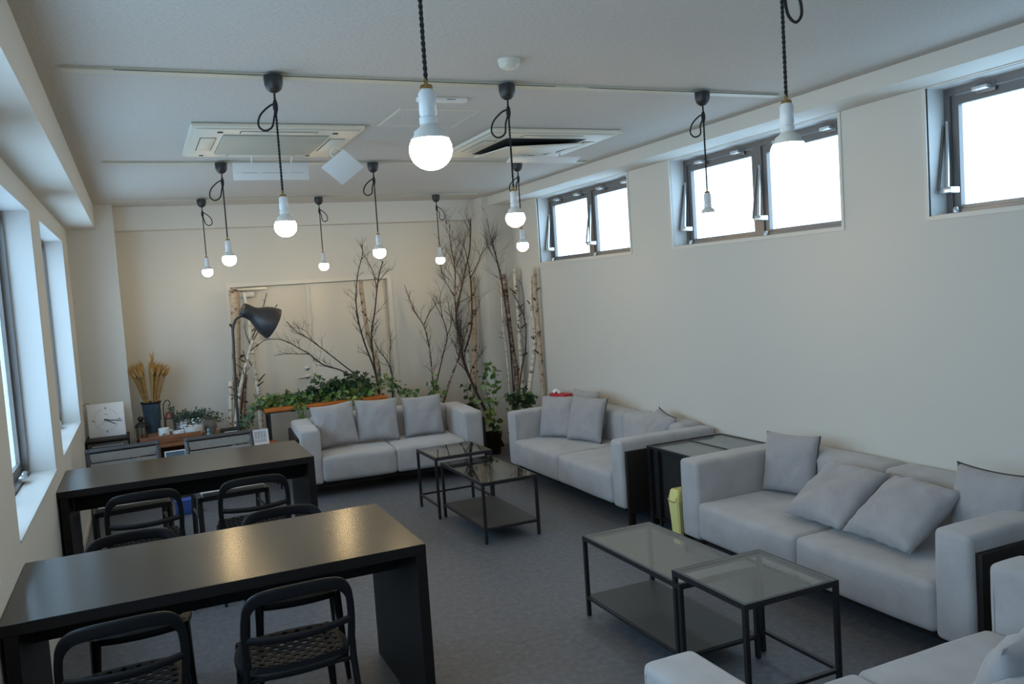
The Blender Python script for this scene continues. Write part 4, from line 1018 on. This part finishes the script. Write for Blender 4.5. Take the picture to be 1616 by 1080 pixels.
trunk('pale thick birch trunk with sawn top, left of the column corner', [(745, 640), (748, 590), (749, 547), (748, 490), (745, 437)], 9.22, .036, .030, BT, seed=25, knots=8)
trunk('thin white birch stem left of the pale thick trunk', [(741, 640), (741, 590), (738, 555), (736, 520)], 9.25, .020, .014, B, seed=26, knots=5)
# --- in front of the right column and right wall
trunk('dark brown birch trunk with peeling bark in front of the column', [(813, 640), (815, 590), (810, 560), (805, 524), (801, 490), (798, 462), (793, 433)], 8.83, .028, .030, BB, seed=31, knots=4)
trunk('very thin spotted birch stem left of the dark brown trunk', [(806, 640), (802, 585), (798, 548), (794, 515), (792, 475), (791, 440)], 8.86, .012, .009, B, seed=32, knots=4)
trunk('white birch stem with a tuft of stubs on top, in the right corner', [(826, 640), (823, 580), (820, 540), (818, 490), (813, 450), (812, 424)], 8.78, .024, .020, B, seed=33, knots=9, twigs=.6)
bare('thin dark stem winding beside the white birch in the right corner', [([(818, 636), (822, 590), (829, 545), (827, 505), (818, 480), (810, 462)], 8.74, .011, .004), ([(827, 505), (826, 470), (822, 445)], 8.74, .005, .002)], 34, dens=.35, tw=.20)
bare('bare branch with thin crown in front of the right column', [([(812, 640), (806, 560), (800, 500), (792, 450), (787, 420), (780, 390), (773, 365), (768, 345)], 8.82, .010, .003), ([(787, 420), (776, 400), (768, 378)], 8.9, .005, .002), ([(792, 440), (783, 400), (776, 372)], 8.82, .005, .002)], 35, dens=.9, tw=.34)
trunk('leaning white birch stem left of the straight tan pole by the right wall', [(832, 632), (837, 600), (843, 560), (844, 530), (840, 490), (838, 460), (838, 436)], 8.42, .030, .018, B, seed=36, knots=6)
trunk('straight tan wooden pole rightmost of the group by the right wall', [(857, 626), (855, 590), (851, 540), (848, 500), (845, 460), (843, 422)], 8.32, .029, .022, BT, seed=37, knots=3)
# ------------------------------------------------------------------ ivy plants
def vine(label, paths, seed, leafm, size, n=2, spread=.03, nm='ivy_plant', extra=None, lobes=5, org=None, cat='plant'):
    rn = random.Random(seed); o0 = Vector(org) if org else Vector(paths[0][0]); t = thing(nm, label, cat, o0)
    bm = bmesh.new(); L = []
    for P in paths:
        Q = [q-o0 for q in spline(P, 6)]; tube(bm, Q, .0028, 5); L += Q
    link('stems', bm, M['leaf_dark'], t, True); foliage('leaves', t, leafm, L, size, rn, n, spread, lobes, face=(-.3, -1.0, .5))
    if extra: foliage('young_leaves', t, extra, L[::4], size*.9, rn, 1, spread, lobes, face=(-.3, -1.0, .6))
    return t
rn = random.Random(77)
paths = []
for k in range(7):
    x = 1.06; P = []
    while x < 2.25:
        P.append((x, 8.90+rn.uniform(-.03, .08), .785+abs(rn.gauss(0, .035))+.03*math.sin(x*7+k))); x += .17
    paths.append(P)
vine('long green ivy garland lying on the orange table', paths, 1, M['leaf'], .064, 1, .026, 'ivy_garland', M['leaf_pale'], org=(1.65, 8.87, .765))
paths = []
for k in range(9):
    x = 1.78+rn.uniform(-.1, .1); paths.append([(x, 8.92+rn.uniform(-.05, .05), .78), (x+rn.uniform(-.15, .25), 8.92, .88+rn.uniform(0, .05)), (x+rn.uniform(-.1, .5), 8.9+rn.uniform(-.05, .05), .90+rn.uniform(0, .12)-.1*(k % 2))])
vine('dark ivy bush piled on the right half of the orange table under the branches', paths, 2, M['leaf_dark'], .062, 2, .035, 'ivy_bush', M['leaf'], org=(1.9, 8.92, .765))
paths = [[(x, 8.745-rn.uniform(0, .02), .78), (x+.02, 8.70, .73), (x+rn.uniform(-.05, .05), 8.69, .64)] for x in (1.38, 1.44, 1.95, 2.02, 2.08)]
vine('ivy strands hanging over the front edge of the orange table', paths, 3, M['leaf'], .045, 1, .02, 'hanging_ivy', org=(1.7, 8.72, .765))
vine('pale ivy hanging at the left end of the orange table beside the birch stems', [[(1.06, 8.84, .78), (.98, 8.82, .76), (.90, 8.84, .66), (.86, 8.85, .52)], [(1.05, 8.86, .77), (.93, 8.82, .70), (.93, 8.82, .58)], [(.90, 8.85, .72), (.84, 8.86, .60), (.88, 8.86, .46)]], 4, M['leaf_pale'], .042, 2, .03, 'hanging_ivy', M['leaf'], org=(1.06, 8.84, .765))
vine('ivy spilling down right of the orange table behind the sofa pillows', [[(2.38, 8.95, .86), (2.5, 8.9, .84), (2.62, 8.88, .78), (2.72, 8.86, .72)], [(2.40, 8.9, .80), (2.55, 8.86, .76), (2.65, 8.86, .70)], [(2.36, 8.9, .92), (2.45, 8.9, .90), (2.52, 8.9, .84)]], 5, M['leaf'], .048, 1, .028, 'ivy_plant', M['leaf_dark'], org=(2.38, 8.95, 0))
vine('small leafy plant climbing at the foot of the slender forked branch', [[at(684, 650, 9.1), at(683, 615, 9.1), at(688, 597, 9.1)], [at(690, 640, 9.1), at(676, 610, 9.1)], [at(686, 630, 9.1), at(694, 618, 9.1)]], 6, M['leaf'], .080, 1, .035, lobes=3, org=(at(684, 650, 9.1).x, 9.1, 0))
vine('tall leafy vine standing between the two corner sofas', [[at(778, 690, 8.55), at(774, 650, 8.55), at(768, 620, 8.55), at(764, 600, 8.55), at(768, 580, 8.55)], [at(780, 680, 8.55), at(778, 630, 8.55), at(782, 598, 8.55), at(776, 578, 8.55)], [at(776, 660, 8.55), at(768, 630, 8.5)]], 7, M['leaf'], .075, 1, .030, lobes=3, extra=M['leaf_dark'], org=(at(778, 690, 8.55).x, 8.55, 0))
vine('dark leafy plant wrapping the foot of the pale thick trunk', [[at(740, 650, 8.98), at(738, 625, 8.98), at(736, 606, 8.98)], [at(746, 645, 8.98), at(747, 610, 8.98)]], 8, M['leaf_dark'], .070, 1, .032, lobes=3, extra=M['leaf'], org=(at(740, 650, 8.98).x, 8.98, 0))
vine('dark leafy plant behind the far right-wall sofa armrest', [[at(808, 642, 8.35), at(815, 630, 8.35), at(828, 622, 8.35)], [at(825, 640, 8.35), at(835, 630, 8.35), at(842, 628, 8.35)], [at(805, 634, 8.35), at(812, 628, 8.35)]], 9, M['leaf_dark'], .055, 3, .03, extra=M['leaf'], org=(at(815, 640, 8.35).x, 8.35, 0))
# planters behind the sofas (what the plants grow from)
for x, y, s, lb in ((2.38, 8.95, .12, 'dark plant pot right of the orange table'), (at(778, 690, 8.55).x, 8.55, .10, 'dark plant pot of the tall vine between the corner sofas'), (at(815, 640, 8.35).x, 8.35, .11, 'dark plant pot behind the far right-wall sofa'),
                    (at(684, 650, 9.1).x, 9.1, .10, 'dark plant pot at the foot of the slender branch'), (at(740, 650, 8.98).x, 8.98, .09, 'dark plant pot beside the pale thick trunk')):
    o = lathe_obj('plant_pot', [(0, 0), (s*.75, 0), (s, .22), (s*1.05, .24), (s*.95, .24), (s*.9, .20), (0, .19)], M['dark_wood'], None, 20); o.location = (x, y, 0); tag(o, lb, 'plant pot')

# tissue box on the sofa back
t = thing('tissue_box', 'red and white tissue box behind the pillows of the far right-wall sofa', 'tissue box', (3.93, 7.72, .651), .2)
ST = thing('corner_stand', 'small dark stand in the corner behind the far right-wall sofa, under the tissue box', 'stand', (3.80, 7.56, 0))
bx('stand_top', (0, 0, .58), (.24, .34, .65), M['dark_wood'], ST, bev=.002)
for sx in (.01, .20):
    for sy in (.01, .30): bx('leg', (sx, sy, 0), (sx+.03, sy+.03, .58), M['dark_wood'], ST)
bx('box_body', (-.06, -.12, 0), (.06, .12, .05), M['red'], t, bev=.003)
bm = bmesh.new(); rn = random.Random(4); top = bm.verts.new((0, .06, .10)); ring = [bm.verts.new((.035*math.cos(2*PI*k/12)*rn.uniform(.7, 1.3), .06+.06*math.sin(2*PI*k/12)*rn.uniform(.7, 1.2), .05+.03*rn.random()*(k % 2))) for k in range(12)]
for k in range(12): bm.faces.new((ring[k], ring[(k+1) % 12], top))
link('tissue', bm, M['tissue'], t)
